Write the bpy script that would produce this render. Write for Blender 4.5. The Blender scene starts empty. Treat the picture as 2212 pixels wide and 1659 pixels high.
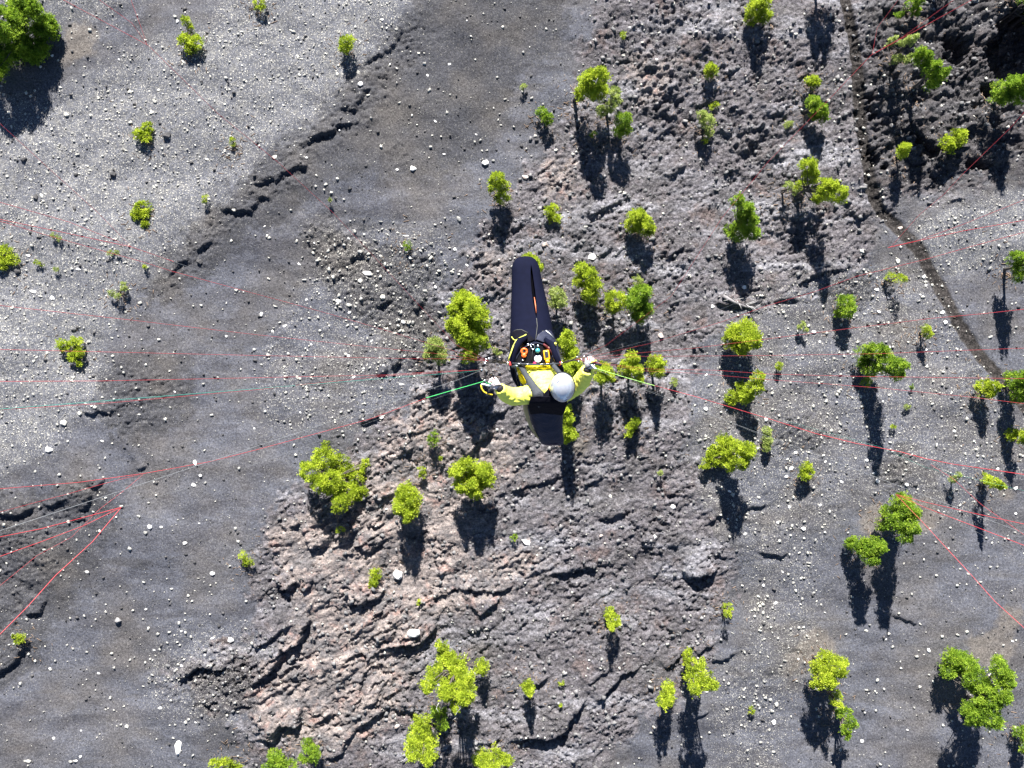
import bpy, bmesh, math, random
import numpy as np
from mathutils import Vector, Matrix

# ------------------------------------------------------------------ camera, world, sun, exposure
scene = bpy.context.scene
COL = scene.collection
H = 60.0                                  # camera height above the slope (m)
HFOV = math.radians(65.0)
CX, CY = 1106.0, 829.5                    # picture centre, measuring grid of 2212 x 1659
F = CX / math.tan(HFOV / 2)

cam_d = bpy.data.cameras.new("camera")
cam = bpy.data.objects.new("camera", cam_d)
COL.objects.link(cam)
cam.location = (0, 0, H)
cam.rotation_euler = (0, 0, 0)            # looks straight down
cam_d.sensor_fit = 'HORIZONTAL'
cam_d.angle = HFOV
cam_d.clip_start = 0.05
cam_d.clip_end = 3000
scene.camera = cam

SUN_EL, SUN_AZ = 34.0, 3.0                # degrees; the sun stands beyond the top edge of the picture
sd = Vector((-math.sin(math.radians(SUN_AZ)) * math.cos(math.radians(SUN_EL)),
             math.cos(math.radians(SUN_AZ)) * math.cos(math.radians(SUN_EL)),
             math.sin(math.radians(SUN_EL))))
world = bpy.data.worlds.new("World")
scene.world = world
world.use_nodes = True
wn = world.node_tree
wn.nodes.clear()
sky = wn.nodes.new('ShaderNodeTexSky')
sky.sky_type = 'NISHITA'
sky.sun_disc = False
sky.sun_elevation = math.radians(SUN_EL)
sky.sun_rotation = math.radians(-SUN_AZ)
sky.altitude = 2500
sky.air_density = 0.7
sky.dust_density = 0.0
bg = wn.nodes.new('ShaderNodeBackground')
bg.inputs['Strength'].default_value = 0.05
wo = wn.nodes.new('ShaderNodeOutputWorld')
wn.links.new(sky.outputs[0], bg.inputs[0])
wn.links.new(bg.outputs[0], wo.inputs[0])

sun_d = bpy.data.lights.new("sun", 'SUN')
sun_d.energy = 5.0
sun_d.angle = math.radians(0.5)
sun_d.color = (1.0, 0.965, 0.91)
sun = bpy.data.objects.new("sun", sun_d)
sun.rotation_euler = sd.to_track_quat('Z', 'Y').to_euler()
sun.location = sd * 150
COL.objects.link(sun)

scene.render.engine = 'CYCLES'
scene.view_settings.view_transform = 'Standard'
scene.view_settings.look = 'None'
scene.view_settings.gamma = 1.0
scene.view_settings.use_curve_mapping = False
scene.view_settings.exposure = 1.9

random.seed(7)
RNG = np.random.default_rng(11)


def at(px, py, z=0.0):
    """world point at height z that was measured at (px, py) on the 2212 x 1659 grid"""
    d = H - z
    return Vector(((px - CX) / F * d, (CY - py) / F * d, z))


def dp(px, py, d):
    return at(px, py, H - d)


# ------------------------------------------------------------------ helpers
def tag(o, label=None, cat=None, group=None, kind=None):
    if label: o['label'] = label
    if cat: o['category'] = cat
    if group: o['group'] = group
    if kind: o['kind'] = kind
    return o


def empty(name, loc):
    o = bpy.data.objects.new(name, None)
    o.empty_display_size = 0.1
    o.location = loc
    COL.objects.link(o)
    return o


def mesh_obj(name, verts, faces, mat=None, parent=None, smooth=True, origin=None):
    """verts are world coordinates; parent's location is taken off"""
    off = Vector((0, 0, 0))
    if parent is not None:
        q = parent
        while q is not None:
            off += q.location
            q = q.parent
    org = Vector(origin) if origin is not None else off
    v = np.asarray(verts, dtype=np.float64).reshape(-1, 3) - np.array(org)
    me = bpy.data.meshes.new(name)
    me.from_pydata(v.tolist(), [], [tuple(int(i) for i in f) for f in faces])
    me.update()
    if smooth:
        me.polygons.foreach_set('use_smooth', [True] * len(me.polygons))
    if mat: me.materials.append(mat)
    o = bpy.data.objects.new(name, me)
    COL.objects.link(o)
    if parent is not None:
        o.parent = parent
        o.location = org - off
    else:
        o.location = org
    return o


def np_mesh(name, co, quads=None, tris=None, mat=None, smooth=False):
    """fast mesh from numpy arrays"""
    me = bpy.data.meshes.new(name)
    me.vertices.add(len(co))
    me.vertices.foreach_set('co', np.ascontiguousarray(co, dtype=np.float32).ravel())
    parts, starts, n = [], [], 0
    if quads is not None and len(quads):
        parts.append(quads.ravel()); starts.append(np.arange(len(quads)) * 4); n = len(quads) * 4
    if tris is not None and len(tris):
        parts.append(tris.ravel()); starts.append(n + np.arange(len(tris)) * 3)
    loops = np.concatenate(parts).astype(np.int32)
    st = np.concatenate(starts).astype(np.int32)
    me.loops.add(len(loops))
    me.loops.foreach_set('vertex_index', loops)
    me.polygons.add(len(st))
    me.polygons.foreach_set('loop_start', st)
    if smooth:
        me.polygons.foreach_set('use_smooth', np.ones(len(st), dtype=bool))
    me.update(calc_edges=True)
    me.validate()
    if mat: me.materials.append(mat)
    return me


def tube(path, radii, n=8, cap=True, flat=1.0):
    """verts, faces of a tube along a path with a radius per point"""
    path = [Vector(p) for p in path]
    if not hasattr(radii, '__len__'): radii = [radii] * len(path)
    verts, faces = [], []
    up = None
    for i, p in enumerate(path):
        t = (path[min(i + 1, len(path) - 1)] - path[max(i - 1, 0)])
        if t.length < 1e-9: t = Vector((0, 0, 1))
        t.normalize()
        if up is None:
            a = Vector((0, 0, 1)) if abs(t.z) < 0.9 else Vector((1, 0, 0))
            up = (a - t * a.dot(t)).normalized()
        else:
            up = (up - t * up.dot(t)).normalized()
        side = t.cross(up)
        r = radii[i]
        for k in range(n):
            a = 2 * math.pi * k / n
            verts.append(p + side * (math.cos(a) * r) + up * (math.sin(a) * r * flat))
    m = len(path)
    for i in range(m - 1):
        for k in range(n):
            k2 = (k + 1) % n
            faces.append((i * n + k, i * n + k2, (i + 1) * n + k2, (i + 1) * n + k))
    if cap:
        faces.append(tuple(range(n - 1, -1, -1)))
        faces.append(tuple((m - 1) * n + k for k in range(n)))
    return verts, faces


def join(parts):
    V, Fc = [], []
    for v, f in parts:
        b = len(V)
        V += list(v)
        Fc += [tuple(i + b for i in q) for q in f]
    return V, Fc


def box(c, sx, sy, sz, rz=0.0, bevel=0.0, tilt=None):
    bm = bmesh.new()
    bmesh.ops.create_cube(bm, size=1.0)
    for v in bm.verts:
        v.co = Vector((v.co.x * sx, v.co.y * sy, v.co.z * sz))
    if bevel:
        bmesh.ops.bevel(bm, geom=list(bm.edges), offset=bevel, segments=2, affect='EDGES', profile=0.6)
    M = Matrix.Translation(Vector(c)) @ (tilt if tilt is not None else Matrix.Rotation(rz, 4, 'Z'))
    vs = [M @ v.co for v in bm.verts]
    bm.verts.index_update()
    fs = [tuple(v.index for v in f.verts) for f in bm.faces]
    bm.free()
    return vs, fs


def ellipsoid(c, rx, ry, rz, nu=20, nv=12, M=None):
    vs, fs = [], []
    M = M or Matrix.Identity(4)
    c = Vector(c)
    for j in range(nv + 1):
        th = math.pi * j / nv
        for i in range(nu):
            ph = 2 * math.pi * i / nu
            p = Vector((rx * math.sin(th) * math.cos(ph), ry * math.sin(th) * math.sin(ph), rz * math.cos(th)))
            vs.append(c + (M @ p))
    for j in range(nv):
        for i in range(nu):
            i2 = (i + 1) % nu
            fs.append((j * nu + i, (j + 1) * nu + i, (j + 1) * nu + i2, j * nu + i2))
    return vs, fs


# ------------------------------------------------------------------ materials
def new_mat(name):
    m = bpy.data.materials.new(name)
    m.use_nodes = True
    nt = m.node_tree
    b = nt.nodes['Principled BSDF']
    return m, nt, b


def N(nt, t, **kw):
    n = nt.nodes.new(t)
    for k, v in kw.items():
        if k.startswith('i_'):
            n.inputs[k[2:].replace('_', ' ')].default_value = v
        else:
            setattr(n, k, v)
    return n


def L(nt, a, b):
    nt.links.new(a, b)


def ramp(nt, src, stops):
    r = nt.nodes.new('ShaderNodeValToRGB')
    e = r.color_ramp.elements
    while len(e) < len(stops): e.new(0.5)
    for q, (p, c) in zip(e, stops):
        q.position = p
        q.color = (c[0], c[1], c[2], 1) if hasattr(c, '__len__') else (c, c, c, 1)
    L(nt, src, r.inputs[0])
    return r.outputs[0]


def mixc(nt, fac, a, b, mode='MIX'):
    m = nt.nodes.new('ShaderNodeMix')
    m.data_type = 'RGBA'
    m.blend_type = mode
    for k, v in ((0, fac), (6, a), (7, b)):
        if isinstance(v, (int, float)): m.inputs[k].default_value = v
        elif isinstance(v, tuple): m.inputs[k].default_value = (v[0], v[1], v[2], 1)
        else: L(nt, v, m.inputs[k])
    return m.outputs[2]


def math_n(nt, op, a, b=None, c=None, clamp=False):
    m = nt.nodes.new('ShaderNodeMath')
    m.operation = op
    m.use_clamp = clamp
    for k, v in enumerate((a, b, c)):
        if v is None: continue
        if isinstance(v, (int, float)): m.inputs[k].default_value = v
        else: L(nt, v, m.inputs[k])
    return m.outputs[0]


def simple(name, col, rough=0.7, metal=0.0, var=0.15, scale=30.0, bump=0.0, bscale=200.0, spec=0.4, sheen=0.0):
    m, nt, b = new_mat(name)
    tc = N(nt, 'ShaderNodeTexCoord')
    n = N(nt, 'ShaderNodeTexNoise'); n.inputs['Scale'].default_value = scale; n.inputs['Detail'].default_value = 4
    L(nt, tc.outputs['Object'], n.inputs['Vector'])
    d = tuple(x * (1 - var) for x in col); u = tuple(min(1, x * (1 + var)) for x in col)
    L(nt, ramp(nt, n.outputs[0], [(0.3, d), (0.7, u)]), b.inputs['Base Color'])
    b.inputs['Roughness'].default_value = rough
    b.inputs['Metallic'].default_value = metal
    b.inputs['Specular IOR Level'].default_value = spec
    if sheen: b.inputs['Sheen Weight'].default_value = sheen
    if bump:
        n2 = N(nt, 'ShaderNodeTexNoise'); n2.inputs['Scale'].default_value = bscale; n2.inputs['Detail'].default_value = 3
        L(nt, tc.outputs['Object'], n2.inputs['Vector'])
        bp = N(nt, 'ShaderNodeBump'); bp.inputs['Strength'].default_value = bump; bp.inputs['Distance'].default_value = 0.01
        L(nt, n2.outputs[0], bp.inputs['Height'])
        L(nt, bp.outputs[0], b.inputs['Normal'])
    return m


# ------------------------------------------------------------------ the slope
def _hash(ix, iy, seed):
    h = (ix.astype(np.uint32) * np.uint32(374761393) + iy.astype(np.uint32) * np.uint32(668265263) + np.uint32(seed * 974634777 % 4294967291))
    h = (h ^ (h >> np.uint32(13))) * np.uint32(1274126177)
    h = h ^ (h >> np.uint32(16))
    return h


def perlin(x, y, seed=0):
    xi = np.floor(x); yi = np.floor(y)
    fx = (x - xi).astype(np.float32); fy = (y - yi).astype(np.float32)
    xi = xi.astype(np.int64); yi = yi.astype(np.int64)
    u = fx * fx * fx * (fx * (fx * 6 - 15) + 10); v = fy * fy * fy * (fy * (fy * 6 - 15) + 10)

    def g(ox, oy):
        a = _hash(xi + ox, yi + oy, seed).astype(np.float32) * np.float32(2 * math.pi / 4294967296.0)
        return np.cos(a) * (fx - ox) + np.sin(a) * (fy - oy)
    a, b, c, d = g(0, 0), g(1, 0), g(0, 1), g(1, 1)
    return ((a + (b - a) * u) * (1 - v) + (c + (d - c) * u) * v) * 1.5


def fbm(x, y, freq, octs, seed=0, gain=0.5):
    s = 0; a = 1.0; t = 0
    for o in range(octs):
        s = s + a * perlin(x * freq + 17.3 * o, y * freq - 9.1 * o, seed + o)
        t += a; a *= gain; freq *= 2.03
    return s / t


def cells(x, y, seed):
    """tilted broken plates: height of a jittered cell pattern and closeness to the joint between two plates"""
    xi = np.floor(x).astype(np.int64); yi = np.floor(y).astype(np.int64)
    f1 = np.full(x.shape, 9.0, np.float32); f2 = np.full(x.shape, 9.0, np.float32); hh = np.zeros(x.shape, np.float32)
    for ox in (-1, 0, 1):
        for oy in (-1, 0, 1):
            cx, cy = xi + ox, yi + oy
            a = _hash(cx, cy, seed).astype(np.float32) / 4294967296.0
            b = _hash(cx, cy, seed + 1).astype(np.float32) / 4294967296.0
            c = _hash(cx, cy, seed + 2).astype(np.float32) / 4294967296.0
            dx = (x - (cx + .15 + .7 * a)).astype(np.float32); dy = (y - (cy + .15 + .7 * b)).astype(np.float32)
            d = np.hypot(dx, dy)
            v = c - .5 + dx * (b - .5) * 1.1 + dy * (a - .2) * 1.0
            near = d < f1
            f2 = np.where(near, f1, np.minimum(f2, d)); f1 = np.where(near, d, f1); hh = np.where(near, v, hh)
    return hh, 1 - sstep(.0, .16, f2 - f1)


def sstep(a, b, x):
    t = np.clip((x - a) / (b - a), 0, 1)
    return t * t * (3 - 2 * t)


PXM = F / H                                # grid pixels per metre on the ground
# ----- regions of the slope (measured outlines)
RW, RH, RS = 360, 290, 8.0                 # raster 8 px cells, 330 px margin all round
RM = 330.0


def raster(polys, blur=3):
    gx, gy = np.meshgrid(np.arange(RW) * RS - RM, np.arange(RH) * RS - RM)
    m = np.zeros((RH, RW), bool)
    for poly in polys:
        ins = np.zeros((RH, RW), bool)
        n = len(poly)
        for i in range(n):
            (x1, y1), (x2, y2) = poly[i], poly[(i + 1) % n]
            if y1 == y2: continue
            c = ((y1 > gy) != (y2 > gy)) & (gx < (x2 - x1) * (gy - y1) / (y2 - y1) + x1)
            ins ^= c
        m |= ins
    m = m.astype(np.float32)
    for _ in range(blur):
        p = np.pad(m, 1, mode='edge')
        m = (p[:-2, 1:-1] + p[2:, 1:-1] + p[1:-1, :-2] + p[1:-1, 2:] + 2 * p[1:-1, 1:-1]) / 6
    return m


def sample(m, px, py):
    x = np.clip((px + RM) / RS, 0, RW - 1.001); y = np.clip((py + RM) / RS, 0, RH - 1.001)
    xi = x.astype(int); yi = y.astype(int); fx = x - xi; fy = y - yi
    return (m[yi, xi] * (1 - fx) * (1 - fy) + m[yi, xi + 1] * fx * (1 - fy) + m[yi + 1, xi] * (1 - fx) * fy + m[yi + 1, xi + 1] * fx * fy)


PALE = raster([[(-330, 260), (40, 215), (150, 190), (250, 110), (330, 95), (480, 60), (560, -330), (900, -330), (880, 40), (800, 120), (720, 220), (620, 290), (500, 400), (410, 490), (300, 620), (210, 720), (230, 860), (120, 960), (40, 1010), (-330, 1060)],
               [(-330, -330), (190, -330), (260, 20), (210, 60), (120, 20), (-330, 30)]], 80)
PALE_R = raster([[(2540, 360), (2212, 420), (2050, 440), (1960, 500), (1985, 560), (2080, 590), (2212, 560), (2540, 560)]], 40)
LAVA = raster([[(1340, -330), (2540, -330), (2540, 340), (2212, 385), (2060, 410), (1930, 440), (1890, 560), (1690, 640), (1560, 700), (1490, 800), (1500, 900), (1470, 1000), (1520, 1090), (1590, 1200), (1570, 1330), (1520, 1480), (1330, 1600), (1260, 1990), (500, 1990), (535, 1560), (380, 1490), (350, 1440), (470, 1410), (560, 1330), (565, 1200), (560, 1120), (650, 1060), (740, 960), (830, 905), (920, 830), (840, 790), (950, 740), (940, 640), (1010, 560), (1090, 420), (1160, 340), (1250, 170)]], 18)
PINK = raster([[(570, 1130), (680, 1080), (800, 960), (900, 850), (960, 830), (1120, 950), (1130, 1010), (1060, 1120), (960, 1220), (1180, 1160), (1200, 1230), (1080, 1300), (980, 1330), (930, 1400), (880, 1500), (830, 1600), (700, 1640), (560, 1600), (530, 1520), (570, 1420), (640, 1340), (600, 1230)],
               [(1150, 330), (1260, 340), (1250, 470), (1160, 420)], [(1350, 120), (1480, 110), (1430, 230), (1360, 220)],
               [(1010, 540), (1100, 500), (1110, 620), (1030, 640)], [(430, 1400), (500, 1410), (450, 1460)]], 30)
TAN = raster([[(140, 40), (215, 60), (190, 120), (110, 150)], [(1730, 1370), (1790, 1395), (1740, 1420), (1710, 1480), (1690, 1440)], [(2080, 1360), (2170, 1380), (2160, 1450), (2090, 1400)],
              [(1000, 1380), (1060, 1400), (1080, 1440), (1010, 1400)], [(1900, 1060), (1880, 1160), (1860, 1150)], [(2130, 230), (2150, 200), (2160, 260)]] + [[(cx + r * math.cos(k), cy + r * .9 * math.sin(k)) for k in range(7)] for cx, cy, r in ((1985, 1110, 50), (1890, 1120, 40), (2140, 1400, 55), (2050, 1500, 45), (2170, 1330, 35), (1770, 1400, 45), (2100, 870, 28), (2165, 1060, 26), (1250, 960, 30), (1600, 955, 22))], 9)
DARK = raster([[(880, 30), (1000, -330), (1300, -330), (1240, 60), (1120, 200), (1080, 330), (940, 400), (720, 400), (640, 470), (560, 500), (420, 620), (330, 660), (300, 600), (400, 500), (520, 400), (620, 300), (700, 240), (790, 140)],
               [(210, 760), (420, 760), (430, 900), (300, 960), (210, 900)], [(-330, 1050), (60, 1060), (260, 1040), (280, 1120), (140, 1330), (60, 1460), (-330, 1600)],
               [(1830, -330), (2540, -330), (2540, 380), (2060, 420), (1870, 420)]], 24)
STONY = raster([[(640, 480), (980, 480), (940, 640), (930, 760), (820, 920), (560, 930), (560, 760), (700, 560)], [(1660, 600), (2000, 560), (2150, 840), (2230, 1000), (2100, 1120), (1850, 1060), (1780, 1180), (1760, 1400), (1680, 1660), (1560, 1990), (1540, 1500), (1620, 1360), (1600, 1200), (1500, 1080), (1510, 900), (1560, 720)],
                [(380, 1350), (560, 1350), (520, 1560), (360, 1560), (300, 1480)]], 12)

ROUGH = raster([[(900, 40), (960, 60), (900, 130), (850, 200), (800, 260), (740, 310), (680, 350), (640, 400), (570, 450), (520, 490), (470, 540), (420, 590), (350, 650), (310, 650), (360, 580), (420, 510), (450, 460), (520, 400), (590, 330), (640, 290), (710, 250), (740, 200), (800, 130)],
                [(230, 800), (330, 790), (400, 830), (360, 890), (290, 950), (210, 900)], [(-330, 1080), (60, 1080), (200, 1030), (240, 1060), (200, 1110), (120, 1150), (110, 1230), (60, 1340), (-330, 1400)],
                [(-330, 1380), (50, 1370), (40, 1460), (-330, 1560)], [(640, 480), (820, 520), (960, 560), (940, 780), (860, 800), (780, 700), (700, 620)],
                [(380, 1450), (560, 1400), (560, 1560), (420, 1540)], [(1780, 600), (1880, 570), (1900, 660), (1780, 680)], [(1880, 990), (1960, 960), (1980, 1040), (1900, 1050)],
                [(1660, 900), (1780, 880), (1800, 960), (1680, 1000)]], 8)

CRAG = raster([[(1880, -330), (2560, -330), (2560, 300), (2212, 330), (2110, 390), (1960, 400), (1890, 330), (1870, 180)], [(1430, 130), (1500, 160), (1490, 260), (1420, 250)], [(1500, 20), (1600, 60), (1580, 200), (1500, 160)], [(1560, 260), (1700, 230), (1680, 350), (1560, 370)]], 10)

PATH = [(1800, -330), (1822, -20), (1836, 60), (1852, 150), (1860, 250), (1872, 330), (1880, 395), (1900, 445), (1945, 492), (1992, 545), (2030, 615), (2068, 700), (2110, 765), (2160, 822), (2215, 885), (2330, 1010), (2560, 1240)]

# ----- ledges: polyline along the lip (higher ground on the upper side) and height of the drop
LEDGES = [
    (.45, [(738, 240), (770, 242), (788, 210), (803, 190)]), (.6, [(663, 307), (693, 297), (713, 295), (733, 277), (768, 270)]),
    (.5, [(553, 405), (590, 390), (635, 370), (672, 352)]), (.45, [(475, 447), (515, 460), (545, 455), (590, 418)]),
    (.35, [(362, 595), (385, 575), (410, 555)]), (.3, [(425, 545), (462, 520)]), (.3, [(780, 150), (830, 120), (880, 60)]),
    (.35, [(95, 1095), (125, 1090), (155, 1072)]), (.4, [(180, 1107), (207, 1065)]), (.5, [(-30, 1112), (40, 1110), (82, 1100)]),
    (.25, [(155, 1127), (182, 1117)]), (.25, [(205, 1060), (235, 1035)]), (.3, [(188, 892), (210, 894), (240, 885)]), (.25, [(300, 1020), (320, 1010)]),
    (.45, [(45, 1334), (82, 1323), (96, 1301)]), (.5, [(-10, 1462), (20, 1442), (40, 1420), (50, 1394)]),
    (.45, [(375, 1468), (410, 1457), (437, 1439), (475, 1444), (500, 1431)]), (.3, [(505, 1531), (537, 1519)]),
    (.85, [(540, 1475), (578, 1457), (603, 1431), (608, 1406), (635, 1394), (653, 1376), (663, 1349), (672, 1317)]),
    (.4, [(545, 1391), (573, 1386), (615, 1361), (638, 1344)]), (.6, [(605, 1273), (630, 1265), (648, 1249)]),
    (.4, [(660, 1271), (690, 1251)]), (.6, [(755, 1313), (790, 1302), (818, 1290), (830, 1275)]), (.2, [(678, 1321), (740, 1276)]),
    (.95, [(850, 1397), (875, 1393), (910, 1388), (935, 1366), (945, 1344)]), (.35, [(935, 1296), (963, 1286), (995, 1276)]),
    (.45, [(990, 1273), (1035, 1276), (1075, 1274), (1110, 1266)]), (.5, [(1036, 1333), (1060, 1312), (1078, 1292)]),
    (.7, [(565, 1593), (595, 1588), (598, 1566), (613, 1561), (645, 1566), (657, 1517)]),
    (.45, [(700, 1641), (738, 1625), (755, 1591), (778, 1576), (803, 1550), (845, 1535)]), (.4, [(852, 1532), (895, 1537)]),
    (.3, [(1050, 1608), (1083, 1594)]), (.2, [(785, 1517), (822, 1519)]), (.3, [(690, 1560), (720, 1540)]),
    (.85, [(1106, 1599), (1156, 1587), (1193, 1589), (1218, 1572), (1241, 1537), (1261, 1509)]),
    (.5, [(1288, 1516), (1313, 1490), (1338, 1462), (1381, 1439)]), (.3, [(1266, 1474), (1288, 1456), (1316, 1446)]),
    (.4, [(1441, 1448), (1460, 1425), (1478, 1405)]), (.35, [(1503, 1416), (1546, 1392)]), (.55, [(1478, 1248), (1510, 1244), (1540, 1235)]),
    (.5, [(1148, 1467), (1165, 1472), (1182, 1458)]), (.2, [(1493, 1556), (1531, 1541)]), (.25, [(1536, 1432), (1590, 1415)]),
    (.55, [(1190, 1238), (1226, 1233), (1263, 1228), (1296, 1222)]), (.35, [(1306, 1121), (1330, 1115), (1360, 1107)]),
    (.25, [(1433, 1062), (1476, 1070)]), (.4, [(1493, 1244), (1520, 1240), (1545, 1233)]), (.35, [(1530, 1132), (1550, 1118), (1568, 1102)]),
    (.25, [(1596, 1098), (1656, 1093)]), (.3, [(1106, 1068), (1140, 1050), (1221, 1031)]), (.3, [(1256, 1057), (1306, 1025)]),
    (.6, [(1013, 988), (1028, 957), (1048, 941), (1068, 934)]), (.5, [(1053, 906), (1092, 886)]), (.6, [(672, 1184), (713, 1165)]),
    (.3, [(628, 1138), (653, 1132)]), (.5, [(790, 1196), (828, 1176)]), (.45, [(873, 982), (895, 972)]), (.35, [(820, 1082), (848, 1072)]),
    (.35, [(778, 913), (823, 901)]), (.3, [(948, 1244), (963, 1240)]), (.4, [(846, 791), (868, 786)]), (.3, [(820, 808), (838, 804)]),
    (.35, [(895, 670), (918, 655)]), (.3, [(813, 668), (842, 646)]), (.25, [(755, 563), (790, 550)]), (.2, [(728, 605), (748, 590)]),
    (.5, [(1854, 478), (1876, 465)]), (.3, [(1721, 617), (1760, 598), (1799, 586), (1846, 577)]), (.25, [(1669, 651), (1724, 650)]),
    (.4, [(1545, 655), (1600, 665)]), (.3, [(1385, 620), (1420, 600)]), (.35, [(1440, 560), (1480, 530)]), (.3, [(1640, 1190), (1700, 1205)]),
    (.2, [(1920, 1330), (1980, 1345)]), (.35, [(1390, 150), (1420, 145)]), (.25, [(1500, 230), (1560, 215)]),
    (.5, [(1990, 190), (2030, 175)]), (.5, [(1985, 322), (2010, 340), (2035, 345)]), (.35, [(1270, 470), (1330, 440)]), (.3, [(1440, 390), (1490, 350)]),
    (.35, [(1610, 330), (1650, 290)]), (.3, [(1290, 560), (1325, 535)]),
]
PITS = [(3.4, [(2215, 5), (2160, 30), (2150, 80), (2125, 100), (2130, 130), (2155, 160), (2165, 180), (2215, 175), (2560, 150), (2560, -60)]),
        (1.3, [(2035, 78), (2060, 85), (2090, 108), (2074, 140), (2050, 132), (2040, 105)]),
        (1.0, [(2112, 182), (2150, 180), (2150, 205), (2125, 200)]), (.9, [(1880, 400 - 80), (1900, 325), (1905, 360), (1885, 350)]),
        (.7, [(1870, 200), (1885, 195), (1895, 255), (1878, 262)]), (.8, [(2080, 345), (2120, 350), (2115, 372), (2085, 368)]),
        (.9, [(1965, 290), (1990, 285), (2035, 330), (2030, 350), (1990, 330)])]


def dist_seg(px, py, a, b):
    vx, vy = b[0] - a[0], b[1] - a[1]
    l2 = vx * vx + vy * vy + 1e-9
    t = ((px - a[0]) * vx + (py - a[1]) * vy) / l2
    tc = np.clip(t, 0, 1)
    dx, dy = px - (a[0] + vx * tc), py - (a[1] + vy * tc)
    side = vx * (py - a[1]) - vy * (px - a[0])
    return np.hypot(dx, dy), side, t


def axis(lim, step, far):
    core = np.arange(-lim, lim + step * .5, step)
    out, x, s = [], lim, step
    while x < far:
        s *= 1.35
        x += s
        out.append(x)
    out = np.array(out)
    return np.concatenate([-out[::-1], core, out])


GXA = axis(40.5, 0.092, 900.0)
GYA = axis(31.0, 0.092, 900.0)
GX, GY = np.meshgrid(GXA, GYA)


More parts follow.
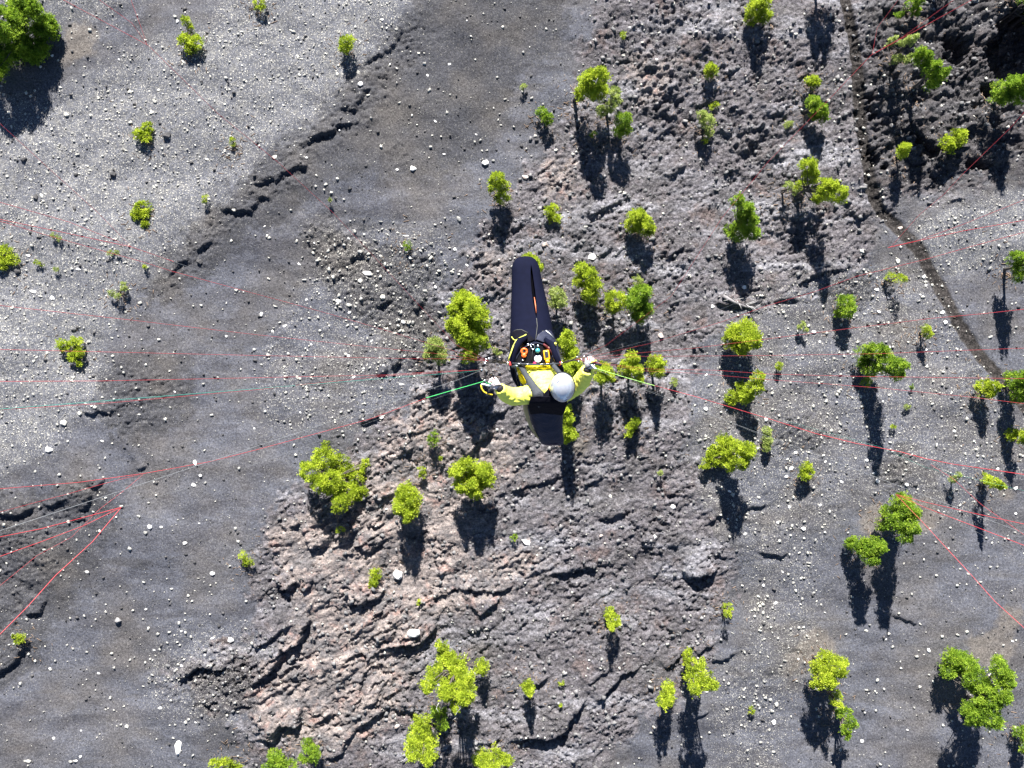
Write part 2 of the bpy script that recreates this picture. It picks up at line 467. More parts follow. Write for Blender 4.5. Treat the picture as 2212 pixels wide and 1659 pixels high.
def terrain(GX, GY):
    PX = GX * PXM + CX
    PY = CY - GY * PXM
    # warped measuring coordinates give ragged edges
    wx = 9 * fbm(GX, GY, .55, 3, 50) + 6 * fbm(GX, GY, 2.2, 3, 52)
    wy = 9 * fbm(GX, GY, .55, 3, 60) + 6 * fbm(GX, GY, 2.2, 3, 62)
    QX, QY = PX + wx, PY + wy
    lava = sample(LAVA, PX + 6 * wx, PY + 6 * wy)
    lava = np.clip(lava + .5 * lava * (1 - lava) * 4 * fbm(GX, GY, .5, 3, 171), 0, 1)
    pale = np.maximum(sample(PALE, PX + 3 * wx, PY + 3 * wy), sample(PALE_R, PX + 3 * wx, PY + 3 * wy))
    pink = sample(PINK, PX + 3 * wx, PY + 3 * wy)
    tan = sample(TAN, PX + 2 * wx, PY + 2 * wy)
    dark = sample(DARK, PX + 4 * wx, PY + 4 * wy)
    stony = sample(STONY, PX + 4 * wx, PY + 4 * wy)
    roughm = sample(ROUGH, PX + 3 * wx, PY + 3 * wy)
    pd = np.full(GX.shape, 1e9)
    for a, b in zip(PATH[:-1], PATH[1:]):
        d, _, _ = dist_seg(PX, PY, a, b)
        pd = np.minimum(pd, d)
    pw = 13.5 + 3 * perlin(GX * .5, GY * .5, 70) + 2.5 * perlin(GX * 2.2, GY * 2.2, 71)
    path = 1 - sstep(pw - 6, pw + 5, pd)

    fade = sstep(90, 45, np.hypot(GX, GY))
    h = 1.1 * fbm(GX, GY, .045, 3, 1) * fade
    h += 0.35 * fbm(GX, GY, .22, 3, 5)
    # bedding: long terraces running up to the right
    ca, sa = math.cos(math.radians(33)), math.sin(math.radians(33))
    U = GX * ca + GY * sa; V = -GX * sa + GY * ca
    n = fbm(U * .42, V, .42, 5, 20, .6) * 3.0 + V * .06
    st = np.floor(n); fr = n - st
    ter = st + sstep(.0, .16, fr) + 0.0
    ter = (ter - n)
    amp = lava * (.12 + .24 * pink) * (0.25 + sstep(-.15, .35, fbm(GX, GY, .12, 2, 33)))
    h += ter * amp * 1.05
    n2 = fbm(U * .6, V, 1.25, 4, 40, .6) * 2.6
    f2 = n2 - np.floor(n2)
    h += (sstep(0, .3, f2) - f2) * (.012 + .09 * roughm + .07 * lava * sstep(-.3, .3, fbm(GX, GY, .3, 2, 44)))
    # ledges
    add = np.zeros_like(h)
    for li, (hh, pl) in enumerate(LEDGES):
        if li < 7: hh *= .6
        if 7 <= li < 16: hh *= .75
        xs = [p[0] for p in pl]; ys = [p[1] for p in pl]
        R = 95
        iy = np.where((PY[:, 0] > min(ys) - R) & (PY[:, 0] < max(ys) + R))[0]
        ix = np.where((PX[0] > min(xs) - R) & (PX[0] < max(xs) + R))[0]
        if len(iy) == 0 or len(ix) == 0: continue
        sl = (slice(iy[0], iy[-1] + 1), slice(ix[0], ix[-1] + 1))
        qx, qy = QX[sl], QY[sl]
        bd = np.full(qx.shape, 1e9); bs = np.zeros(qx.shape); bt = np.zeros(qx.shape)
        m = len(pl) - 1
        for k in range(m):
            d, s, t = dist_seg(qx, qy, pl[k], pl[k + 1])
            u = d < bd
            bd = np.where(u, d, bd); bs = np.where(u, s, bs)
            bt = np.where(u, (k + np.clip(t, 0, 1)) / m, bt)
        sd_ = np.where(bs < 0, bd, -bd)            # positive on the upper side
        # bs<0: point lies above the line (polylines run left to right)
        endf = np.clip(np.minimum(bt, 1 - bt) * 6 + .15, 0, 1)
        g = np.where(sd_ > 0, np.exp(-(sd_ / 48.0) ** 1.3), 0)
        edge = sstep(-1.5, 1.5, sd_)
        under = -.22 * np.exp(-((sd_ + 7) / 9.0) ** 2)
        add[sl] += hh * endf * (g * edge * .85 + under)
    h += add
    crag = sample(CRAG, PX + 5 * wx, PY + 5 * wy)
    cb = np.abs(perlin(GX * .62 + 1.2 * fbm(GX, GY, .9, 2, 300), GY * .7, 301)) * 1.5 + np.abs(perlin(GX * 1.5, GY * 1.4 + wy * .03, 303)) * .7 + .5 * np.abs(perlin(GX * 3.1, GY * 3.0, 305))
    h += crag * (.26 * cb - .15) + crag * .45 * cells(GX * .8 + .3 * fbm(GX, GY, .9, 2, 300), GY * .8, 440)[0]
    for dpt, pl in PITS:
        msk = raster([pl], 1)
        h -= dpt * 1.25 * sstep(.3, .75, sample(msk, QX + 1.6 * wx, QY + 1.6 * wy))
    # rough clinker on the lava, soft ash elsewhere
    c1 = fbm(GX, GY, .9, 3, 80)
    c2 = fbm(U * .85, V, 2.1, 3, 84, .65)
    rid = 1 - np.abs(perlin(GX * 1.7 + c1, GY * 1.7, 90)) * 2
    rough = sstep(-.15, .38, fbm(GX, GY, .3, 4, 95)) * .75 + .22
    wu = .5 * c1 + .25 * c2; wv = .4 * c2 + .3 * c1
    k1, j1 = cells(U * .62 + wu, V * 1.15 + wv, 400)
    k2, j2 = cells(U * 1.7 + wu, V * 2.4 + wv, 410)
    k3, j3 = cells(GX * 3.6 + wu, GY * 3.9 + wv, 420)
    big_ = sstep(-.2, .3, fbm(GX, GY, .25, 3, 430))
    h += lava * (.3 + .7 * big_) * (.22 * k1 - .06 * j1)
    h += lava * rough * (.05 * c1 + .06 * c2 + .17 * k2 - .05 * j2 + .085 * k3 - .03 * j3)
    c3 = fbm(GX, GY, 3.2, 2, 88, .7)
    h += lava * rough * .07 * c3
    pitm = sstep(.18, .5, fbm(GX, GY, 1.35, 2, 101))
    h -= lava * pitm * .10 * rough
    pit2 = sstep(.2, .45, fbm(GX + 7, GY, 2.8, 2, 141))
    h -= (lava * (.05 + .17 * sstep(.3, .8, rough)) + roughm * .10) * pit2
    h += roughm * (.09 * c2 + .08 * c1 + .03 * c3)
    lump = np.maximum(stony * .55, dark * .3)
    h += (1 - lava) * (.03 * c1 + .012 * c3 + .05 * lump * c2)
    tex = sstep(.1, .45, fbm(GX, GY, .3, 3, 110)) * (1 - lava)      # patches of clods in the ash
    h += tex * (.10 * c2 + .03 * c3) * (.4 + .6 * np.maximum(dark, stony))
    # the trodden path
    h = h - path * (.05 + .25 * lava) + path * .07 * perlin(GX * 2.6, GY * 2.6, 120) + .02 * np.exp(-((pd - pw - 4) / 4.0) ** 2) * (np.hypot(GX, GY) < 80)
    return h.astype(np.float32), (lava, pale, pink, tan, np.clip(dark * .9 + roughm * .8, 0, 1), stony, path)


HGT, (M_LAVA, M_PALE, M_PINK, M_TAN, M_DARK, M_STONY, M_PATH) = terrain(GX, GY)


def ground_z(x, y):
    x = np.atleast_1d(np.asarray(x, float)); y = np.atleast_1d(np.asarray(y, float))
    i = np.clip(np.searchsorted(GXA, x) - 1, 0, len(GXA) - 2); j = np.clip(np.searchsorted(GYA, y) - 1, 0, len(GYA) - 2)
    fx = (x - GXA[i]) / (GXA[i + 1] - GXA[i]); fy = (y - GYA[j]) / (GYA[j + 1] - GYA[j])
    return HGT[j, i] * (1 - fx) * (1 - fy) + HGT[j, i + 1] * fx * (1 - fy) + HGT[j + 1, i] * (1 - fx) * fy + HGT[j + 1, i + 1] * fx * fy


def gz(x, y):
    return float(ground_z(x, y)[0])


def ground_material():
    m, nt, b = new_mat("volcanic_slope")
    geo = N(nt, 'ShaderNodeNewGeometry')
    P = geo.outputs['Position']

    def noise(scale, detail=4, rough=.55, vec=P, dist=0.0):
        n = N(nt, 'ShaderNodeTexNoise')
        n.inputs['Scale'].default_value = scale; n.inputs['Detail'].default_value = detail
        n.inputs['Roughness'].default_value = rough; n.inputs['Distortion'].default_value = dist
        L(nt, vec, n.inputs['Vector'])
        return n.outputs[0]
    mp = N(nt, 'ShaderNodeMapping'); mp.inputs['Rotation'].default_value = (0, 0, math.radians(-32)); mp.inputs['Scale'].default_value = (.28, 1.3, 1)
    L(nt, P, mp.inputs['Vector'])
    mp2 = N(nt, 'ShaderNodeMapping'); mp2.inputs['Rotation'].default_value = (0, 0, math.radians(-40)); mp2.inputs['Scale'].default_value = (.35, 1.5, 1)
    L(nt, P, mp2.inputs['Vector'])
    A = N(nt, 'ShaderNodeAttribute', attribute_name='mask_a'); SA = N(nt, 'ShaderNodeSeparateColor'); L(nt, A.outputs['Color'], SA.inputs[0])
    B = N(nt, 'ShaderNodeAttribute', attribute_name='mask_b'); SB = N(nt, 'ShaderNodeSeparateColor'); L(nt, B.outputs['Color'], SB.inputs[0])
    lava, pale, pink = SA.outputs; tan, dark, path = SB.outputs
    big = noise(.35, 4, .6)
    mid = noise(1.6, 5, .65)
    fine = noise(7.0, 4, .7)
    grit = noise(22.0, 3, .8)
    strk = noise(.55, 5, .55, mp.outputs[0], .6)
    strk2 = noise(2.2, 4, .6, mp2.outputs[0], .4)

    def msk(x, n, lo=.35, hi=.65, k=.55):
        s = math_n(nt, 'ADD', x, math_n(nt, 'MULTIPLY', math_n(nt, 'SUBTRACT', n, .5), k * 2))
        r = N(nt, 'ShaderNodeMapRange'); r.interpolation_type = 'SMOOTHSTEP'
        L(nt, s, r.inputs[0]); r.inputs[1].default_value = lo; r.inputs[2].default_value = hi
        return r.outputs[0]
    ash = ramp(nt, strk, [(.25, (.042, .042, .050)), (.42, (.055, .056, .067)), (.55, (.070, .073, .089)), (.66, (.060, .060, .068)), (.8, (.048, .048, .055))])
    ash = mixc(nt, msk(dark, mid, .25, .85, .5), ash, mixc(nt, .75, ash, (.030, .030, .034)))
    ash = mixc(nt, ramp(nt, noise(.18, 3), [(.45, 0), (.65, .5)]), ash, (.075, .066, .058))
    palec = ramp(nt, mid, [(.3, (.062, .065, .077)), (.5, (.088, .090, .103)), (.68, (.118, .116, .117))])
    c = mixc(nt, msk(pale, big, .15, .95, .5), ash, palec)
    lav = ramp(nt, mid, [(.25, (.038, .036, .043)), (.45, (.070, .065, .074)), (.6, (.108, .101, .114)), (.74, (.19, .185, .205))])
    lav = mixc(nt, ramp(nt, strk2, [(.3, 0), (.6, .6)]), lav, (.092, .084, .088))
    lav = mixc(nt, ramp(nt, noise(.5, 3, .6), [(.56, 0), (.68, .5)]), lav, (.105, .070, .060))
    lav = mixc(nt, ramp(nt, noise(.42, 4, .6, mp.outputs[0]), [(.5, 0), (.66, .6)]), lav, (.23, .23, .255))
    lav = mixc(nt, ramp(nt, noise(.3, 4, .65), [(.5, 0), (.62, .6)]), lav, (.060, .057, .060))
    lav = mixc(nt, .9, lav, ramp(nt, noise(4.2, 4, .7), [(.32, .5), (.5, 1.0), (.66, 1.6)]), 'MULTIPLY')
    lav = mixc(nt, math_n(nt, 'MULTIPLY', msk(dark, mid, .3, .9, .4), .7), lav, (.030, .028, .030))
    c = mixc(nt, msk(lava, mid, .3, .7, .45), c, lav)
    pk = ramp(nt, strk2, [(.25, (.085, .074, .076)), (.45, (.175, .148, .140)), (.6, (.27, .225, .205)), (.75, (.26, .25, .255))])
    pk = mixc(nt, ramp(nt, noise(.9, 3), [(.55, 0), (.68, .6)]), pk, (.24, .13, .105))
    pk = mixc(nt, ramp(nt, noise(.7, 5, .7), [(.47, 0), (.58, .85)]), pk, (.082, .078, .082))
    c = mixc(nt, math_n(nt, 'MULTIPLY', msk(pink, mid, .35, .95, .8), .85), c, pk)
    c = mixc(nt, math_n(nt, 'MULTIPLY', msk(tan, mid, .2, .8, .4), .8), c, (.105, .092, .082))
    pth = ramp(nt, fine, [(.3, (.012, .010, .010)), (.5, (.026, .023, .022)), (.75, (.055, .048, .046))])
    c = mixc(nt, msk(path, fine, .15, .85, .35), c, pth)
    # grit and pebbles too small to be geometry
    c = mixc(nt, 1.0, c, ramp(nt, fine, [(.3, .5), (.5, 1.0), (.7, 1.6)]), 'MULTIPLY')
    c = mixc(nt, 1.0, c, ramp(nt, grit, [(.25, .4), (.5, 1.0), (.75, 1.8)]), 'MULTIPLY')
    stony = A.outputs['Alpha']
    for sc_, lo, rad in ((4.6, .70, .20), (8.5, .60, .26), (14.0, .55, .30)):
        v = N(nt, 'ShaderNodeTexVoronoi'); v.inputs['Scale'].default_value = sc_; v.inputs['Randomness'].default_value = 1.0
        L(nt, P, v.inputs['Vector'])
        sc3 = N(nt, 'ShaderNodeSeparateColor'); L(nt, v.outputs['Color'], sc3.inputs[0])
        sp = math_n(nt, 'MULTIPLY', ramp(nt, v.outputs['Distance'], [(rad, 1), (rad + .07, 0)]), ramp(nt, sc3.outputs[0], [(lo, 0), (lo + .03, 1)]))
        den = math_n(nt, 'ADD', math_n(nt, 'ADD', math_n(nt, 'MULTIPLY', msk(pale, mid, .15, .8, .5), .85), math_n(nt, 'MULTIPLY', stony, .5)), .17)
        sp = math_n(nt, 'MULTIPLY', sp, math_n(nt, 'MULTIPLY', den, math_n(nt, 'SUBTRACT', 1.0, path)), clamp=True)
        c = mixc(nt, sp, c, ramp(nt, sc3.outputs[1], [(0, (.17, .17, .17)), (.5, (.30, .29, .26)), (1, (.46, .44, .39))]))
    L(nt, c, b.inputs['Base Color'])
    b.inputs['Roughness'].default_value = .93
    b.inputs['Specular IOR Level'].default_value = .2
    vc = N(nt, 'ShaderNodeTexVoronoi'); vc.inputs['Scale'].default_value = 4.2; vc.feature = 'F1'
    L(nt, mixc(nt, .25, P, N(nt, 'ShaderNodeTexNoise').outputs['Color']), vc.inputs['Vector'])
    hgt = math_n(nt, 'ADD', math_n(nt, 'ADD', math_n(nt, 'MULTIPLY', fine, 1.0), math_n(nt, 'MULTIPLY', grit, .5)), math_n(nt, 'MULTIPLY', math_n(nt, 'MULTIPLY', vc.outputs['Distance'], lava), -.9))
    bp = N(nt, 'ShaderNodeBump'); bp.inputs['Distance'].default_value = .09
    L(nt, math_n(nt, 'ADD', math_n(nt, 'MULTIPLY', lava, .5), .5), bp.inputs['Strength'])
    L(nt, hgt, bp.inputs['Height'])
    L(nt, bp.outputs[0], b.inputs['Normal'])
    return m


MAT_GROUND = ground_material()


def build_ground():
    ny, nx = HGT.shape
    co = np.stack([GX, GY, HGT], -1).reshape(-1, 3)
    idx = np.arange(ny * nx).reshape(ny, nx)
    q = np.stack([idx[:-1, :-1], idx[:-1, 1:], idx[1:, 1:], idx[1:, :-1]], -1).reshape(-1, 4)
    pm = (M_PATH[:-1, :-1] > .5).reshape(-1)
    a = np.stack([M_LAVA, M_PALE, M_PINK, M_STONY], -1).reshape(-1, 4).astype(np.float32)
    bm_ = np.stack([M_TAN, M_DARK, M_PATH, np.ones_like(M_PINK)], -1).reshape(-1, 4).astype(np.float32)
    for name, sel, lab in (('ground', ~pm, 'dark volcanic ash slope with pale scree and brown and pink lava ledges'),
                           ('path', pm, 'dark trodden footpath winding down the right side of the slope')):
        qq = q[sel]
        used, inv = np.unique(qq.ravel(), return_inverse=True)
        me = np_mesh(name, co[used], quads=inv.reshape(-1, 4), mat=MAT_GROUND, smooth=True)
        for an, arr in (('mask_a', a), ('mask_b', bm_)):
            at_ = me.attributes.new(an, 'FLOAT_COLOR', 'POINT')
            at_.data.foreach_set('color', arr[used].ravel())
        o = bpy.data.objects.new(name, me)
        COL.objects.link(o)
        tag(o, lab, None, None, 'structure')


build_ground()


# ------------------------------------------------------------------ stones
def stone_mat(name, a, b_, c_):
    m, nt, b = new_mat(name)
    geo = N(nt, 'ShaderNodeNewGeometry')
    n = N(nt, 'ShaderNodeTexNoise'); n.inputs['Scale'].default_value = 1.7; n.inputs['Detail'].default_value = 2
    L(nt, geo.outputs['Position'], n.inputs['Vector'])
    n2 = N(nt, 'ShaderNodeTexNoise'); n2.inputs['Scale'].default_value = 14; n2.inputs['Detail'].default_value = 4
    L(nt, geo.outputs['Position'], n2.inputs['Vector'])
    base = ramp(nt, n.outputs[0], [(.3, a), (.5, b_), (.7, c_)])
    L(nt, mixc(nt, 1.0, base, ramp(nt, n2.outputs[0], [(.3, .6), (.6, 1.1)]), 'MULTIPLY'), b.inputs['Base Color'])
    b.inputs['Roughness'].default_value = .9
    bp = N(nt, 'ShaderNodeBump'); bp.inputs['Strength'].default_value = .4; bp.inputs['Distance'].default_value = .04
    L(nt, n2.outputs[0], bp.inputs['Height']); L(nt, bp.outputs[0], b.inputs['Normal'])
    return m


MAT_PALE = stone_mat('pale_stone', (.16, .16, .16), (.32, .31, .28), (.58, .56, .50))
MAT_GREY = stone_mat('grey_stone', (.06, .06, .065), (.12, .118, .12), (.24, .23, .23))
MAT_WHITE = stone_mat('white_stone', (.55, .53, .51), (.70, .68, .66), (.78, .76, .74))
MAT_BLACK = stone_mat('black_lava_rock', (.030, .030, .032), (.05, .048, .05), (.09, .085, .085))
MAT_PINKST = stone_mat('pink_stone', (.30, .24, .21), (.42, .35, .32), (.55, .50, .48))

CUBE = np.array([[x, y, z] for x in (-1, 1) for y in (-1, 1) for z in (-1, 1)], float)
CUBE_Q = np.array([[0, 1, 3, 2], [4, 6, 7, 5], [0, 4, 5, 1], [2, 3, 7, 6], [0, 2, 6, 4], [1, 5, 7, 3]])


def scatter(name, label, mat, n, dens, rmin, rmax, power=2.6, seed=1):
    """stones nobody could count: real low stones joined into one mesh"""
    r = np.random.default_rng(seed)
    x = r.uniform(-41, 41, n); y = r.uniform(-31, 31, n)
    px = x * PXM + CX; py = CY - y * PXM
    keep = r.uniform(0, 1, n) < dens(px, py, x, y)
    x, y = x[keep], y[keep]
    k = len(x)
    s = rmin + (rmax - rmin) * r.uniform(0, 1, k) ** power
    c = CUBE[None] * r.uniform(.45, 1.0, (k, 8, 3))
    c += r.normal(0, .16, (k, 8, 3))
    c *= np.stack([s * r.uniform(.8, 1.4, k), s * r.uniform(.6, 1.1, k), s * r.uniform(.5, .9, k)], -1)[:, None]
    a = r.uniform(0, 6.283, k); ca, sa = np.cos(a), np.sin(a)
    X = c[..., 0] * ca[:, None] - c[..., 1] * sa[:, None]; Y = c[..., 0] * sa[:, None] + c[..., 1] * ca[:, None]
    z0 = ground_z(x, y) + s * .22
    co = np.stack([X + x[:, None], Y + y[:, None], c[..., 2] + z0[:, None]], -1).reshape(-1, 3)
    q = (CUBE_Q[None] + (np.arange(k) * 8)[:, None, None]).reshape(-1, 4)
    me = np_mesh(name, co, quads=q, mat=mat)
    o = bpy.data.objects.new(name, me); COL.objects.link(o)
    tag(o, label, None, None, 'stuff')


def d_pale(px, py, x, y):
    cl = sstep(-.25, .35, fbm(x, y, .45, 3, 200)) * sstep(-.5, .3, fbm(x, y, 1.8, 2, 205))
    return np.clip(sample(PALE, px, py) * 1.0 * (.25 + cl) + sample(PALE_R, px, py) * .8 * (.3 + cl), 0, 1) * (1 - sample(LAVA, px, py))


def d_grey(px, py, x, y):
    cl = sstep(-.1, .4, fbm(x, y, .35, 3, 210))
    return np.clip(.10 + .9 * sample(STONY, px, py) * (.3 + .7 * cl) + .14 * cl, 0, 1)


def d_lava(px, py, x, y):
    cl = sstep(-.2, .35, fbm(x, y, .5, 3, 220))
    return sample(LAVA, px, py) * (.15 + .85 * cl)


scatter('scree', 'cream and pale grey pebbles covering the light scree field', MAT_PALE, 50000, d_pale, .022, .10, 3.0, 3)
scatter('gravel', 'loose pale grey stones sprinkled over the dark ash', MAT_PALE, 44000, d_grey, .022, .13, 3.6, 4)
scatter('rubble', 'dull grey lumps of broken lava on the rough brown rock', MAT_GREY, 26000, d_lava, .04, .18, 3.0, 5)
STONES_L = raster([[(660, 500), (880, 500), (1040, 560), (960, 720), (900, 860), (790, 940), (640, 940), (620, 780), (700, 640)], [(1830, 1000), (1900, 960), (1960, 1060), (1900, 1080)], [(1640, 1480), (1700, 1500), (1700, 1659), (1600, 1659)], [(1690, 830), (1800, 840), (1790, 950), (1700, 940)]], 10)
scatter('broken_stones', 'angular grey-white stones thrown together where the ash meets the lava', MAT_PALE, 16000, lambda px, py, x, y: sample(STONES_L, px, py) * (.15 + .85 * sstep(-.1, .4, fbm(x, y, .8, 3, 240))), .05, .16, 2.2, 8)
scatter('cinders', 'small blackish lumps lying among the pale stones', MAT_BLACK, 6000, lambda px, py, x, y: np.clip(.25 + .7 * sstep(0, .4, fbm(x, y, .3, 3, 230)), 0, 1), .04, .13, 2.6, 6)


def rock_mesh(name, seed, mat, flat=.7):
    r = random.Random(seed)
    bm = bmesh.new()
    for _ in range(18):
        v = Vector((r.gauss(0, 1), r.gauss(0, 1), r.gauss(0, 1))).normalized() * r.uniform(.8, 1.0)
        bm.verts.new((v.x, v.y, v.z * flat))
    res = bmesh.ops.convex_hull(bm, input=list(bm.verts))
    bmesh.ops.delete(bm, geom=[g for g in set(res['geom_interior']) | set(res['geom_unused']) if isinstance(g, bmesh.types.BMVert) and g.is_valid], context='VERTS')
    bmesh.ops.bevel(bm, geom=list(bm.edges), offset=.05, segments=1, affect='EDGES')
    me = bpy.data.meshes.new(name)
    bm.to_mesh(me); bm.free()
    me.materials.append(mat)
    return me


ROCKM = {}
for key, mt in (('w', MAT_WHITE), ('p', MAT_PALE), ('g', MAT_GREY), ('b', MAT_BLACK), ('k', MAT_PINKST)):
    ROCKM[key] = [rock_mesh('rock', 100 + i * 7 + ord(key), mt, .62 + .12 * (i % 3)) for i in range(4)]


def place_rock(px, py, w, h, key, label, i, rz=0.0, name='rock', tall=1.0, group=None):
    p = at(px, py)
    o = bpy.data.objects.new(name, ROCKM[key][i % 4])
    sx, sy = w / PXM, h / PXM
    sz = min(sx, sy) * tall
    o.scale = (sx, sy, sz)
    o.rotation_euler = (0, 0, rz)
    o.location = (p.x, p.y, gz(p.x, p.y) + sz * (.05 if name == 'stone' else .15))
    COL.objects.link(o)
    tag(o, label, 'rock', group)
    return o


